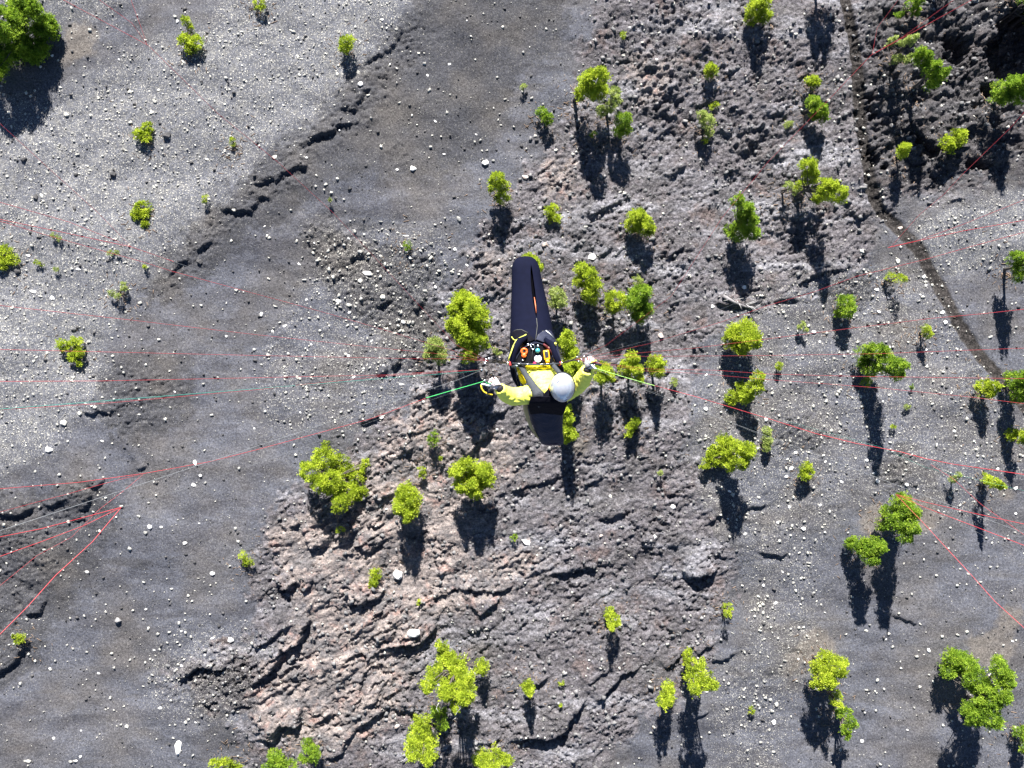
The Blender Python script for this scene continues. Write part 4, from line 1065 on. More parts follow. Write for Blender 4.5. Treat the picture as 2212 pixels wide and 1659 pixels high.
PT, BU, SE = ('pine_tree', 'pine tree'), ('bush', 'bush'), ('pine_seedling', 'seedling')
GP, GB, GS = 'young pines on the slope', 'low bushes on the slope', 'seedlings on the slope'
TREES = [
    # ---- upper left scree
    (PT, 'g', [(60, 45, 50), (100, 62, 36), (25, 95, 50), (75, 108, 38), (5, 50, 50), (-15, 135, 50), (55, 20, 40), (50, 128, 24)], 150, 210, 'large dense green tree filling the upper left corner', dict(dens=1.1)),
    (PT, 'y', [(401, 45, 12), (412, 62, 10), (398, 85, 16), (425, 92, 20), (412, 102, 18)], 110, 128, 'crooked little pine with a bare trunk between two green parts, near the top left', dict(base=(416, 105))),
    (PT, 'y', [(560, 8, 20)], 30, 45, 'small round yellow-green pine cut by the top edge', {}),
    (PT, 'y', [(749, 92, 21), (745, 105, 14)], 143, 190, 'lone small pine with an oval shadow at the top end of the dark gully', {}),
    (BU, 'y', [(320, 275, 15), (300, 290, 16), (315, 295, 16)], 303, 318, 'bright bush left of a black boulder on the pale scree', {}),
    (BU, 'y', [(503, 307, 10, 13)], 318, 326, 'tiny upright bush on the scree between red line and gully', {}),
    (BU, 'y', [(306, 450, 25), (296, 462, 16), (313, 485, 11)], 468, 500, 'tall leafy bush hanging a narrow tail, in the middle of the left scree', {}),
    (SE, 'y', [(442, 429, 8, 11)], 449, 460, 'narrow seedling with a short shadow left of the gully edge', {}),
    (SE, 'd', [(713, 430, 5)], 443, 448, 'tiny seedling alone on smooth ash above the centre left', {}),
    (BU, 'y', [(10, 545, 22), (28, 560, 15), (5, 570, 18)], 568, 588, 'yellow-green bush cut by the left edge', {}),
    (BU, 'd', [(242, 632, 9), (254, 640, 9), (268, 622, 10), (267, 612, 6)], 648, 660, 'sparse curved shrub shaped like a hook, left of the gully', dict(dens=.7)),
    (SE, 'd', [(240, 546, 9, 6), (254, 545, 8, 6)], 552, 556, 'flat pale shrub under the red line at left', dict(dens=.7)),
    (SE, 'd', [(117, 509, 9), (128, 516, 7)], 517, 520, 'faint straggly seedling between two red lines at left', dict(dens=.5)),
    (SE, 'y', [(78, 566, 8, 6), (90, 570, 7, 5)], 571, 574, 'low tuft right of the bush at the left edge', dict(dens=.7)),
    (SE, 'd', [(122, 580, 6, 9)], 586, 590, 'thin wispy seedling left of a flat white slab', dict(dens=.5)),
    (SE, 'y', [(314, 576, 5)], 584, 590, 'tiny yellow seedling just above the lower red line at left', {}),
    (BU, 'y', [(138, 745, 19), (166, 740, 17), (172, 762, 15), (158, 770, 14), (172, 785, 8)], 775, 800, 'spreading bush with several leafy arms at the left', {}),
    (BU, 'g', [(880, 529, 9, 13)], 540, 546, 'tiny oval green bush below a thin white slab', {}),
    # ---- top middle
    (PT, 'y', [(1277, 180, 36), (1262, 200, 24), (1295, 165, 26), (1295, 200, 26)], 340, 398, 'largest round crown of the tall clump right of the top centre', dict(base=(1241, 215), dead=3)),
    (PT, 'd', [(1327, 200, 16), (1318, 232, 18), (1330, 215, 14), (1300, 240, 16)], 345, 375, 'thin see-through pine crown between two denser crowns of the clump', dict(dens=.55)),
    (PT, 'g', [(1345, 262, 24), (1350, 280, 20), (1335, 285, 12)], 365, 400, 'dense green crown at the lower right of the clump', {}),
    (PT, 'y', [(1281, 290, 9)], 298, 304, 'tiny pine standing in the clump\'s shadow', {}),
    (PT, 'g', [(1172, 245, 16), (1182, 257, 16)], 290, 320, 'small dark green pine left of the tall clump', {}),
    (SE, 'd', [(1131, 188, 9)], 208, 222, 'pale sparse seedling at the brown patch left of the tall clump', dict(dens=.5)),
    (SE, 'y', [(1346, 77, 8, 11)], 90, 100, 'tiny yellow seedling where ash meets brown lava near the top', {}),
    (PT, 'y', [(1635, 20, 28), (1650, 35, 22), (1622, 40, 20), (1650, 5, 20)], 88, 140, 'bushy pine with a long wide shadow at the top edge', {}),
    (PT, 'y', [(1537, 155, 19), (1533, 148, 14)], 198, 222, 'small round pine with an orange tint on rough lava', {}),
    (PT, 'd', [(1515, 250, 16), (1528, 262, 20), (1533, 285, 12)], 312, 345, 'loose oblong crown below the small round pine', dict(dens=.8)),
    (SE, 'y', [(1522, 303, 9)], 312, 318, 'yellow seedling at the lower end of the loose oblong crown', {}),
    (SE, 'y', [(1545, 226, 10, 7), (1536, 232, 7)], 238, 242, 'small yellow tuft at the upper end of the loose oblong crown', dict(dens=.8)),
    (PT, 'y', [(1074, 388, 21), (1085, 402, 18), (1085, 428, 17), (1063, 405, 10)], 478, 515, 'two-lobed young pine below the bright white boulder', {}),
    (PT, 'y', [(1188, 458, 13), (1197, 470, 14), (1196, 450, 11)], 483, 515, 'small ring-shaped pine above the pod tip', {}),
    (PT, 'y', [(1378, 472, 26), (1392, 488, 26), (1368, 488, 22), (1405, 497, 14)], 540, 605, 'dense bright pine with a long straight shadow right of centre', {}),
    (PT, 'g', [(1592, 433, 18), (1608, 455, 26), (1615, 480, 28), (1595, 502, 26), (1625, 505, 20), (1575, 495, 14)], 580, 650, 'tall green pine whose crown runs down in several lobes', {}),
    (PT, 'y', [(1745, 362, 26), (1752, 382, 22), (1785, 408, 32), (1812, 420, 24), (1728, 402, 16), (1765, 428, 18)], 535, 600, 'big split crown with bare stems between its parts', dict(base=(1722, 420))),
    (PT, 'd', [(1703, 402, 14), (1715, 415, 8)], 470, 500, 'small pale crown at the left of the big split crown', dict(dens=.6)),
    (PT, 'y', [(1753, 176, 17), (1760, 180, 13)], 218, 240, 'small yellow crown above a larger green one at upper right', {}),
    (PT, 'g', [(1757, 222, 20), (1768, 240, 24), (1775, 252, 18)], 300, 342, 'green oblong crown with a narrow shadow crossed by a red line', dict(base=(1738, 240))),
    (SE, 'd', [(1700, 270, 10), (1707, 266, 7)], 288, 300, 'sparse seedling left of the green oblong crown', dict(dens=.55)),
    # ---- top right
    (PT, 'g', [(1985, 115, 16), (1993, 128, 24), (2010, 150, 26), (2022, 168, 24), (2035, 160, 16), (2008, 185, 14)], 290, 345, 'tall leaning green crown above rough black lava at upper right', dict(base=(1965, 195))),
    (PT, 'd', [(1938, 128, 13), (1950, 92, 12, 7), (1968, 88, 12), (1955, 130, 10), (1925, 90, 9)], 215, 260, 'thin scattered crown left of the tall leaning green crown', dict(dens=.45, dead=3)),
    (PT, 'g', [(1970, 10, 18), (1985, 2, 16), (1978, 25, 12)], 70, 95, 'green crown at the top edge crossed by a red line', {}),
    (SE, 'g', [(1938, 34, 9), (1946, 30, 8)], 62, 75, 'small dark crown left of the one at the top edge', {}),
    (PT, 'g', [(2170, 195, 30), (2195, 185, 32), (2200, 205, 30), (2160, 215, 16)], 315, 418, 'dark green crown at the right edge beside the black hollow', dict(base=(2136, 225))),
    (PT, 'y', [(2045, 308, 20), (2065, 300, 26), (2075, 292, 16), (2052, 320, 16)], 345, 375, 'lens-shaped yellow-green pine on the edge of the lava cliff', {}),
    (PT, 'y', [(1952, 322, 17), (1948, 335, 14)], 385, 445, 'small yellow pine standing in deep shade at upper right', {}),
    (PT, 'g', [(1800, -75, 32), (1785, -95, 28)], 80, 150, 'tree beyond the top edge whose shadow falls across rough lava', {}),
    (PT, 'g', [(2045, -80, 26), (2050, -100, 22)], 35, 75, 'tree beyond the top edge whose shadow falls left of the cliff', {}),
    (PT, 'g', [(2215, -40, 50), (2260, -20, 50), (2250, 30, 40)], 110, 170, 'large dark tree beyond the upper right corner', {}),
    (PT, 'g', [(2219, 1, 6), (2205, -4, 10)], 40, 70, 'green tip of a crown in the upper right corner', {}),
    # ---- around the pilot
    (PT, 'y', [(1145, 568, 24), (1160, 580, 16)], 640, 690, 'bright crown peeping out behind the pod tip', {}),
    (PT, 'y', [(1258, 582, 18), (1270, 600, 24), (1283, 618, 22), (1275, 638, 22), (1250, 610, 14)], 700, 745, 'tall drop-shaped yellow-green crown right of the pod', {}),
    (PT, 'd', [(1203, 635, 18), (1210, 650, 18), (1195, 655, 12)], 712, 745, 'pale loose crown between pod and drop-shaped crown', dict(dens=.75)),
    (PT, 'y', [(1330, 650, 25), (1320, 665, 16)], 735, 770, 'left half of a pair of touching crowns right of the pod', {}),
    (PT, 'g', [(1385, 635, 26), (1372, 655, 26), (1395, 665, 20), (1380, 682, 20)], 745, 805, 'darker right half of a pair of touching crowns right of the pod', {}),
    (PT, 'd', [(1377, 607, 13), (1385, 618, 9)], 680, 700, 'thin yellowish top above the darker crown of the pair', dict(dens=.55)),
    (PT, 'y', [(1000, 652, 27), (985, 668, 20), (1020, 672, 34), (1035, 690, 30), (990, 700, 32), (1010, 725, 34), (1035, 735, 24), (1015, 765, 22)], 865, 935, 'largest bright crown left of the pod', dict(dens=1.05)),
    (PT, 'd', [(940, 748, 24), (950, 768, 20), (928, 765, 16)], 858, 905, 'loose pale crown on a thin dark trunk left of the largest crown', dict(dens=.8)),
    (PT, 'y', [(1222, 742, 24), (1232, 762, 20), (1225, 720, 12)], 850, 905, 'bright crown right of the pod opening', {}),
    (PT, 'y', [(1235, 785, 22), (1218, 800, 30), (1245, 800, 16), (1225, 830, 20)], 920, 985, 'bright crown half hidden behind the right sleeve', {}),
    (PT, 'y', [(1303, 800, 22), (1312, 812, 18), (1298, 818, 14)], 905, 1005, 'yellow-green crown under the right brake line', {}),
    (PT, 'y', [(1365, 775, 18), (1352, 795, 18), (1372, 800, 20), (1380, 820, 12)], 885, 945, 'clump with a bare twiggy top between two round crowns', dict(dead=1)),
    (PT, 'y', [(1418, 786, 23), (1420, 803, 16)], 885, 990, 'round crown with the longest narrow shadow right of the pilot', {}),
    (SE, 'd', [(1455, 822, 8), (1458, 830, 6)], 845, 858, 'pale seedling right of the round crown with the narrow shadow', dict(dens=.7)),
    (PT, 'y', [(1228, 905, 15), (1225, 928, 18), (1235, 940, 15), (1224, 885, 12), (1222, 950, 10)], 1010, 1072, 'bright crown beside the black back of the harness', {}),
    (PT, 'y', [(1372, 912, 13), (1362, 925, 12), (1358, 938, 7)], 955, 985, 'small crown with a round-ended shadow right below the pilot', {}),
    (BU, 'd', [(1070, 757, 7), (1078, 762, 7)], 768, 772, 'dull grey-green tuft left of the harness', dict(dens=.5)),
    # ---- right middle
    (PT, 'y', [(1602, 722, 38), (1582, 735, 26), (1625, 735, 26), (1600, 748, 24)], 805, 850, 'wide round pine crown above a partly shaded one right of centre', {}),
    (PT, 'y', [(1637, 815, 17), (1630, 838, 22), (1610, 855, 22), (1580, 858, 20), (1600, 838, 16)], 895, 935, 'partly shaded L-shaped crown crossed by the long red line', {}),
    (SE, 'y', [(1682, 790, 10), (1680, 796, 8)], 812, 826, 'tiny round pine right of the two wide crowns', {}),
    (SE, 'd', [(1733, 700, 9), (1740, 712, 7), (1728, 708, 7)], 735, 750, 'pale yellow seedling in the stony ground', dict(dens=.6)),
    (PT, 'g', [(1825, 655, 24), (1832, 670, 22), (1815, 672, 16)], 710, 740, 'round green pine with a pale rim in the stony ground', {}),
    (PT, 'y', [(1925, 598, 16, 12), (1945, 603, 18, 14)], 650, 692, 'small flat crown with a bent shadow near the footpath', dict(base=(1917, 606))),
    (PT, 'y', [(2000, 713, 15), (2005, 722, 13)], 765, 795, 'small round crown left of the footpath', {}),
    (PT, 'g', [(1868, 762, 24), (1895, 758, 26), (1862, 785, 20), (1915, 785, 28), (1940, 790, 22), (1935, 810, 16), (1885, 795, 24)], 885, 955, 'wide green crown of many lobes left of the footpath', {}),
    (PT, 'g', [(1872, 825, 13)], 850, 870, 'dark lower lobe in the shade of the wide green crown', {}),
    (PT, 'g', [(2195, 558, 20), (2205, 580, 22), (2200, 597, 14)], 700, 790, 'green pine leaning out at the right edge with a bare bent trunk', dict(base=(2166, 583))),
    (PT, 'y', [(2125, 835, 22), (2145, 835, 18), (2132, 850, 16)], 895, 960, 'yellow-green pine right of the lower end of the footpath', {}),
    (PT, 'g', [(2188, 820, 24), (2205, 845, 28), (2215, 815, 22), (2195, 860, 16)], 920, 985, 'darker pine at the right edge beside the yellow-green one', {}),
    (PT, 'y', [(2185, 935, 15), (2205, 942, 20), (2180, 945, 12)], 990, 1025, 'lowest of three pines at the right edge', {}),
    (SE, 'd', [(1956, 1-1+963-85, 6), (1963, 878, 5)], 890, 895, 'tiny sprig above the long red line', dict(dens=.6)),
    (PT, 'y', [(1562, 960, 28), (1545, 985, 26), (1585, 975, 30), (1610, 975, 26), (1600, 998, 22), (1522, 1002, 14), (1575, 1005, 18)], 1050, 1100, 'broad yellow-green crown with a white curled twig at its left', dict(dead=2)),
    (PT, 'd', [(1655, 932, 13), (1658, 950, 13), (1655, 968, 11)], 975, 992, 'pale narrow pine right of the broad crown', dict(dens=.75)),
    (PT, 'y', [(1742, 1008, 17), (1748, 1022, 14), (1735, 1025, 12)], 1045, 1060, 'small pine standing alone below the long red line', {}),
    (SE, 'd', [(1426, 1022, 7)], 1040, 1052, 'tiny yellow plant below the pines behind the pilot', {}),
    (PT, 'g', [(1945, 1085, 30), (1965, 1105, 28), (1920, 1110, 28), (1945, 1130, 32), (1970, 1140, 20), (1905, 1135, 18), (1955, 1160, 20)], 1225, 1280, 'dark green pine standing above a lower one at lower right', dict(dens=1.05)),
    (PT, 'g', [(1850, 1175, 24), (1870, 1185, 28), (1895, 1180, 24), (1880, 1205, 22), (1835, 1172, 14)], 1245, 1305, 'lower green pine touching the dark green one', {}),
    (PT, 'y', [(2130, 1033, 14), (2145, 1042, 16), (2155, 1048, 10)], 1100, 1158, 'small pine leaning right over two separate shadows', dict(base=(2117, 1043))),
    (SE, 'd', [(2058, 1036, 10), (2068, 1025, 9)], 1068, 1092, 'faint grey-green pine crossed by a thin pink line', dict(dens=.5)),
    (SE, 'y', [(1930, 922, 6)], 935, 945, 'yellow seedling right of the forked shadow', {}),
    (SE, 'g', [(1970, 835, 6)], 848, 855, 'green sprig below the wide crown of many lobes', {}),
    # ---- lower middle
    (BU, 'y', [(702, 990, 30), (670, 1018, 26), (735, 1008, 30), (770, 1025, 24), (715, 1040, 32), (748, 1065, 30), (775, 1062, 20), (690, 1045, 22), (735, 1088, 22), (705, 962, 12), (790, 1000, 10), (660, 1005, 12)], 1072, 1112, 'big open bush with dark gaps and a pale branch, left below the pilot', dict(dens=.75, dead=2)),
    (PT, 'y', [(877, 1065, 26), (890, 1080, 24), (865, 1095, 22), (885, 1105, 22), (880, 1120, 12)], 1160, 1215, 'oval yellow-green pine right of the big open bush', {}),
    (PT, 'y', [(990, 1018, 22), (1012, 1005, 22), (1045, 1020, 24), (1052, 1035, 22), (1020, 1045, 28), (995, 1050, 18), (1028, 1062, 20)], 1130, 1192, 'wide pine with a dense shadow below the pilot', {}),
    (BU, 'g', [(937, 942, 13), (935, 953, 12)], 975, 992, 'small green pine below a pink stone, left of the harness', {}),
    (BU, 'y', [(911, 1018, 10), (913, 1026, 8)], 1038, 1050, 'small round bush above the oval pine', {}),
    (SE, 'y', [(951, 988, 5)], 996, 1000, 'tiny yellow sprig between two small bushes', {}),
    (SE, 'y', [(735, 1145, 11, 9)], 1165, 1175, 'flat yellow tuft below the big open bush', {}),
    (BU, 'y', [(812, 1240, 15), (810, 1255, 13), (803, 1265, 7)], 1268, 1278, 'small bush left of the big white angular block', {}),
    (BU, 'y', [(525, 1200, 13), (538, 1215, 13), (532, 1212, 8)], 1224, 1232, 'double round bush on dark ash at lower left', {}),
    (BU, 'y', [(46, 1376, 14), (38, 1385, 9), (30, 1374, 6)], 1388, 1394, 'bright bush at the lower left edge beside a lava lip', {}),
    (SE, 'g', [(1111, 1161, 9)], 1168, 1174, 'tiny green bush left of the oblong white stone', {}),
    (SE, 'y', [(904, 1300, 5, 8)], 1312, 1318, 'thin yellow seedling on pink lava', {}),
    (PT, 'y', [(1318, 1325, 17), (1328, 1340, 17), (1320, 1352, 12)], 1382, 1425, 'lone upright pine on light grey lava below centre', {}),
    (PT, 'y', [(1571, 1312, 15), (1573, 1325, 11)], 1346, 1365, 'small pine with a short dark shadow right of the lone upright one', {}),
    (PT, 'y', [(955, 1395, 16), (965, 1420, 26), (985, 1440, 32), (940, 1455, 24), (1000, 1465, 32), (1040, 1440, 22), (965, 1490, 30), (1005, 1500, 30), (985, 1525, 16), (925, 1480, 20)], 1580, 1650, 'largest crown near the bottom, with bleached twigs on its left side', dict(dead=12)),
    (PT, 'g', [(950, 1540, 22), (955, 1565, 16)], 1580, 1600, 'dark green crown shaded between the two big lower crowns', {}),
    (PT, 'y', [(912, 1560, 24), (905, 1590, 32), (925, 1605, 28), (895, 1620, 28), (925, 1635, 22)], 1720, 1790, 'round bright crown below the largest lower crown', dict(dead=1)),
    (PT, 'y', [(1040, 1640, 24), (1070, 1635, 26), (1095, 1640, 18), (1060, 1660, 30)], 1730, 1780, 'wide crown cut by the bottom edge, right of the round one', dict(dead=2)),
    (PT, 'g', [(665, 1605, 15), (678, 1620, 18), (660, 1635, 18), (680, 1635, 14)], 1660, 1690, 'small green pine on the bottom edge with a pointed top', {}),
    (PT, 'g', [(592, 1630, 18), (600, 1650, 28), (625, 1655, 20), (578, 1655, 16)], 1700, 1730, 'green pine cut by the bottom edge, left of the pointed one', {}),
    (PT, 'y', [(465, 1652, 16), (490, 1650, 18), (510, 1655, 14)], 1690, 1700, 'flat bright bush cut by the bottom edge at left', {}),
    (PT, 'y', [(1141, 1485, 18), (1143, 1492, 13)], 1548, 1602, 'bright round-headed small pine with a long loose shadow', {}),
    (SE, 'y', [(1212, 1474, 8)], 1482, 1488, 'tiny round seedling right of the bright round-headed pine', {}),
    (SE, 'y', [(1210, 1523, 5)], 1528, 1532, 'minute yellow seedling on grey crust', {}),
    (PT, 'y', [(1510, 1435, 20), (1500, 1460, 26), (1525, 1472, 26), (1500, 1485, 20), (1540, 1478, 14), (1487, 1425, 16), (1485, 1410, 12)], 1588, 1630, 'tall pine with a thin straight trunk shadow, lower right of centre', dict(base=(1480, 1418))),
    (PT, 'y', [(1445, 1485, 18), (1440, 1505, 22), (1430, 1515, 14)], 1558, 1622, 'pine with a ragged crown left of the tall thin-trunked pine', {}),
    (SE, 'y', [(1622, 1533, 9, 13)], 1545, 1552, 'narrow little bush at the edge of the stony strip', {}),
    # ---- lower right
    (PT, 'y', [(1790, 1425, 26), (1770, 1440, 24), (1810, 1445, 24), (1785, 1465, 30), (1820, 1430, 14), (1765, 1475, 18)], 1530, 1580, 'rounded yellow-green pine with a grey dead tip at lower right', dict(dead=4)),
    (PT, 'y', [(1808, 1500, 12), (1800, 1515, 12), (1812, 1520, 8)], 1590, 1630, 'narrow yellow strip of needles below the rounded pine', {}),
    (PT, 'g', [(1822, 1540, 20), (1840, 1560, 18), (1830, 1575, 16), (1825, 1588, 12), (1812, 1532, 12)], 1612, 1622, 'curled green crown shaped like a comma', {}),
    (PT, 'g', [(2060, 1425, 32), (2085, 1440, 34), (2045, 1450, 22), (2110, 1470, 36), (2160, 1450, 30), (2155, 1425, 16), (2130, 1510, 36), (2160, 1500, 28), (2105, 1545, 30), (2140, 1550, 30), (2170, 1470, 24), (2090, 1530, 22)], 1585, 1640, 'largest tree at the lower right with a wide ring-like crown', dict(dens=.9, base=(2080, 1500))),
    (PT, 'g', [(2205, 1580, 18), (2215, 1610, 22), (2225, 1590, 20)], 1640, 1680, 'crown cut by the right edge near the bottom corner', {}),
]
for i, (nk, kind, lobes, sc, tip, lab, kw) in enumerate(TREES):
    grp = {'pine_tree': GP, 'bush': GB, 'pine_seedling': GS}[nk[0]]
    tree(nk[0], nk[1], kind, lobes, sc, tip, lab, 1000 + i, grp, **kw)
print('foliage triangles', TRI_TOTAL[0])

# fallen dead trunk
def fallen():
    pts = [at(1560, 640), at(1585, 655), at(1612, 663), at(1640, 668)]
    pts = [Vector((p.x, p.y, gz(p.x, p.y) + .14)) for p in pts]
    root = empty('dead_tree', pts[0])
    v, f = tube(pts, [.14, .11, .08, .03], 8)
    mesh_obj('trunk', v, f, simple('dead_bark', (.16, .15, .155), .9, var=.3, scale=4), root)
    r = random.Random(3); parts = []
    for k in range(11):
        s = pts[0].lerp(pts[3], r.random()); a = r.uniform(0, 6.28)
        e = s + Vector((math.cos(a), math.sin(a) * .8, r.uniform(.1, .6))) * r.uniform(.4, .9)
        parts.append(tube([s, s.lerp(e, .5) + Vector((0, 0, .08)), e], [.035, .025, .01], 5))
    v, f = join(parts)
    tag(mesh_obj('branches', v, f, DEADWOOD, root), kind='stuff')
    tag(root, 'fallen grey dead tree lying under the long shadow right of centre', 'dead tree')
fallen()


# dry needles and twigs fallen under the pines
def litter():
    r = np.random.default_rng(77)
    C_ = []
    for o in list(bpy.data.objects):
        if o.get('category') in ('pine tree', 'bush') and abs(o.location.x) < 41 and abs(o.location.y) < 31:
            k = 55
            a = r.uniform(0, 6.283, k); d = np.abs(r.normal(0, 1.1, k)) + .1
            C_.append(np.stack([o.location.x + np.cos(a) * d, o.location.y + np.sin(a) * d - .3], -1))
    C_ = np.concatenate(C_); k = len(C_)
    ln = r.uniform(.05, .22, k); w = r.uniform(.008, .022, k); a = r.uniform(0, 3.14, k)
    c = CUBE[None] * np.stack([ln, w, w * .7], -1)[:, None]
    ca, sa = np.cos(a)[:, None], np.sin(a)[:, None]
    z = ground_z(C_[:, 0], C_[:, 1]) + .02
    co = np.stack([c[..., 0] * ca - c[..., 1] * sa + C_[:, :1], c[..., 0] * sa + c[..., 1] * ca + C_[:, 1:], c[..., 2] + z[:, None]], -1).reshape(-1, 3)
    q = (CUBE_Q[None] + (np.arange(k) * 8)[:, None, None]).reshape(-1, 4)
    me = np_mesh('needle_litter', co, quads=q, mat=simple('dry_twigs', (.17, .12, .085), .9, var=.5, scale=2))
    o = bpy.data.objects.new('needle_litter', me); COL.objects.link(o)
    tag(o, 'dry brown twigs and needles fallen under the pines and bushes', None, None, 'stuff')
litter()


# ------------------------------------------------------------------ the pilot, harness and lines
def CR(cx, cy, d):
    """point measured on an enlargement of the pilot, at depth d below the camera"""
    return dp(898.6 + .2812 * cx, 518.4 + .2812 * cy, d)


U8 = .2812 * 8.0 / F                         # metres per unit of that enlargement, 8 m below the camera


def fabric(name, col, rough=.75, var=.12, scale=18, bump=.25, bscale=120, spec=.3, sheen=0.0, wr=.0, wscale=9):
    m, nt, b = new_mat(name)
    tc = N(nt, 'ShaderNodeTexCoord')
    n = N(nt, 'ShaderNodeTexNoise'); n.inputs['Scale'].default_value = scale; n.inputs['Detail'].default_value = 5
    L(nt, tc.outputs['Object'], n.inputs['Vector'])
    L(nt, ramp(nt, n.outputs[0], [(.3, tuple(x * (1 - var) for x in col)), (.7, tuple(min(.95, x * (1 + var)) for x in col))]), b.inputs['Base Color'])
    b.inputs['Roughness'].default_value = rough
    b.inputs['Specular IOR Level'].default_value = spec
    if sheen: b.inputs['Sheen Weight'].default_value = sheen
    w = N(nt, 'ShaderNodeTexNoise'); w.inputs['Scale'].default_value = wscale; w.inputs['Detail'].default_value = 3; w.inputs['Distortion'].default_value = 1.2
    L(nt, tc.outputs['Object'], w.inputs['Vector'])
    f = N(nt, 'ShaderNodeTexNoise'); f.inputs['Scale'].default_value = bscale
    L(nt, tc.outputs['Object'], f.inputs['Vector'])
    bp = N(nt, 'ShaderNodeBump'); bp.inputs['Strength'].default_value = max(bump, wr); bp.inputs['Distance'].default_value = .03 if wr else .004
    L(nt, math_n(nt, 'ADD', math_n(nt, 'MULTIPLY', w.outputs[0], 1.0 if wr else .2), math_n(nt, 'MULTIPLY', f.outputs[0], .06)), bp.inputs['Height'])
    L(nt, bp.outputs[0], b.inputs['Normal'])
    return m


NAVY = fabric('navy_neoprene', (.0035, .0045, .014), .85, spec=.06)
BLACKF = fabric('black_cordura', (.004, .004, .008), .85, spec=.08, wr=.3, wscale=14)
GREYF = fabric('faded_black_nylon', (.024, .027, .048), .6, spec=.12, wr=.6, wscale=11)  # black fabric lightened to grey: sunlight on the harness back painted into the colour
STRAPM = fabric('grey_webbing', (.030, .034, .042), .7, wr=.25, wscale=20)
JACKETM = fabric('yellow_jacket_nylon', (.88, .88, .13), .55, var=.05, wr=.45, wscale=10)
YELM = fabric('deep_yellow_nylon', (.62, .50, .01), .55, var=.2, wr=.5, wscale=25)
GLOVEM = fabric('pale_glove_leather', (.68, .60, .58), .6, var=.2, wr=.3, wscale=40)
GLOVEB = fabric('black_glove_cuff', (.012, .010, .012), .7)
REDM = simple('red_webbing', (.42, .03, .03), .6)
TANM = fabric('beige_trim', (.45, .34, .16), .8)
ORANGEM = simple('orange_plastic', (.75, .13, .02), .35, spec=.5)
AMBERM = simple('amber_plastic', (.80, .38, .01), .4, spec=.5)
DECKM = simple('black_deck_fabric', (.006, .006, .009), .7, spec=.12)
LININGM = simple('black_lining', (.002, .002, .003), .95, spec=.0)
SKIN = simple('skin', (.42, .25, .18), .55, var=.1)
STEEL = simple('steel', (.62, .64, .68), .25, metal=1.0, var=.05)
SCREEN = simple('dark_screen', (.035, .04, .05), .15, spec=.6)
WHITEP = simple('white_plastic', (.75, .77, .85), .3, spec=.5)
TEAL = simple('teal_glass', (.05, .30, .33), .1, spec=.8, var=.3)
CORDY = simple('lime_cord', (.60, .62, .10), .7)
CORDW = simple('white_cord', (.8, .8, .8), .7)
LINE_RED = simple('red_line', (.42, .04, .05), .6, var=.2, scale=3)
LINE_GREY = simple('grey_line', (.20, .21, .22), .6)
LINE_GREEN = simple('green_line', (.08, .62, .17), .6)
LINE_LIME = simple('pale_green_line', (.42, .75, .20), .6)
LINE_TEAL = simple('teal_line', (.04, .25, .20), .6)
RISERM = simple('dark_riser_webbing', (.03, .025, .022), .8)
HAIRM = simple('dark_hair', (.03, .02, .015), .8)


def helmet_mat():
    m, nt, b = new_mat('silver_helmet_paint')
    tc = N(nt, 'ShaderNodeTexCoord')
    n = N(nt, 'ShaderNodeTexNoise'); n.inputs['Scale'].default_value = 14; n.inputs['Detail'].default_value = 5
    L(nt, tc.outputs['Object'], n.inputs['Vector'])
    L(nt, ramp(nt, n.outputs[0], [(.35, (.40, .42, .47)), (.6, (.50, .52, .58))]), b.inputs['Base Color'])
    b.inputs['Metallic'].default_value = .45
    L(nt, ramp(nt, n.outputs[0], [(.3, .26), (.7, .38)]), b.inputs['Roughness'])
    b.inputs['Coat Weight'].default_value = .5
    return m


HELM = helmet_mat()


def remesh(o, voxel, smooth=3, wrinkle=0.0, wf=16.0, seed=0):
    md = o.modifiers.new('r', 'REMESH'); md.mode = 'VOXEL'; md.voxel_size = voxel; md.use_smooth_shade = True
    if smooth:
        ms = o.modifiers.new('s', 'SMOOTH'); ms.iterations = smooth; ms.factor = .5
    bpy.context.view_layer.update()
    dg = bpy.context.evaluated_depsgraph_get()
    me = bpy.data.meshes.new_from_object(o.evaluated_get(dg))
    mat = o.data.materials[0] if o.data.materials else None
    o.modifiers.clear()
    o.data = me
    if mat and not me.materials: me.materials.append(mat)
    if wrinkle:
        n = len(me.vertices)
        co = np.empty(n * 3, np.float32); me.vertices.foreach_get('co', co); co = co.reshape(-1, 3)
        nr = np.empty(n * 3, np.float32); me.vertices.foreach_get('normal', nr); nr = nr.reshape(-1, 3)
        a = co[:, 0] * wf + 2.0 * co[:, 2] * wf; b = co[:, 1] * wf * .8 - co[:, 2] * wf
        w = 1 - 2.2 * np.abs(perlin(a * .8 + perlin(a, b, seed + 3), b * .8, seed)) + .5 * perlin(a * 2.3, b * 2.3, seed + 1)
        co += nr * (w * wrinkle)[:, None]
        me.vertices.foreach_set('co', co.ravel())
    me.polygons.foreach_set('use_smooth', [True] * len(me.polygons))
    me.update()


def interp(rows, y, k):
    ys = [r[0] for r in rows]
    return float(np.interp(y, ys, [r[k] for r in rows]))


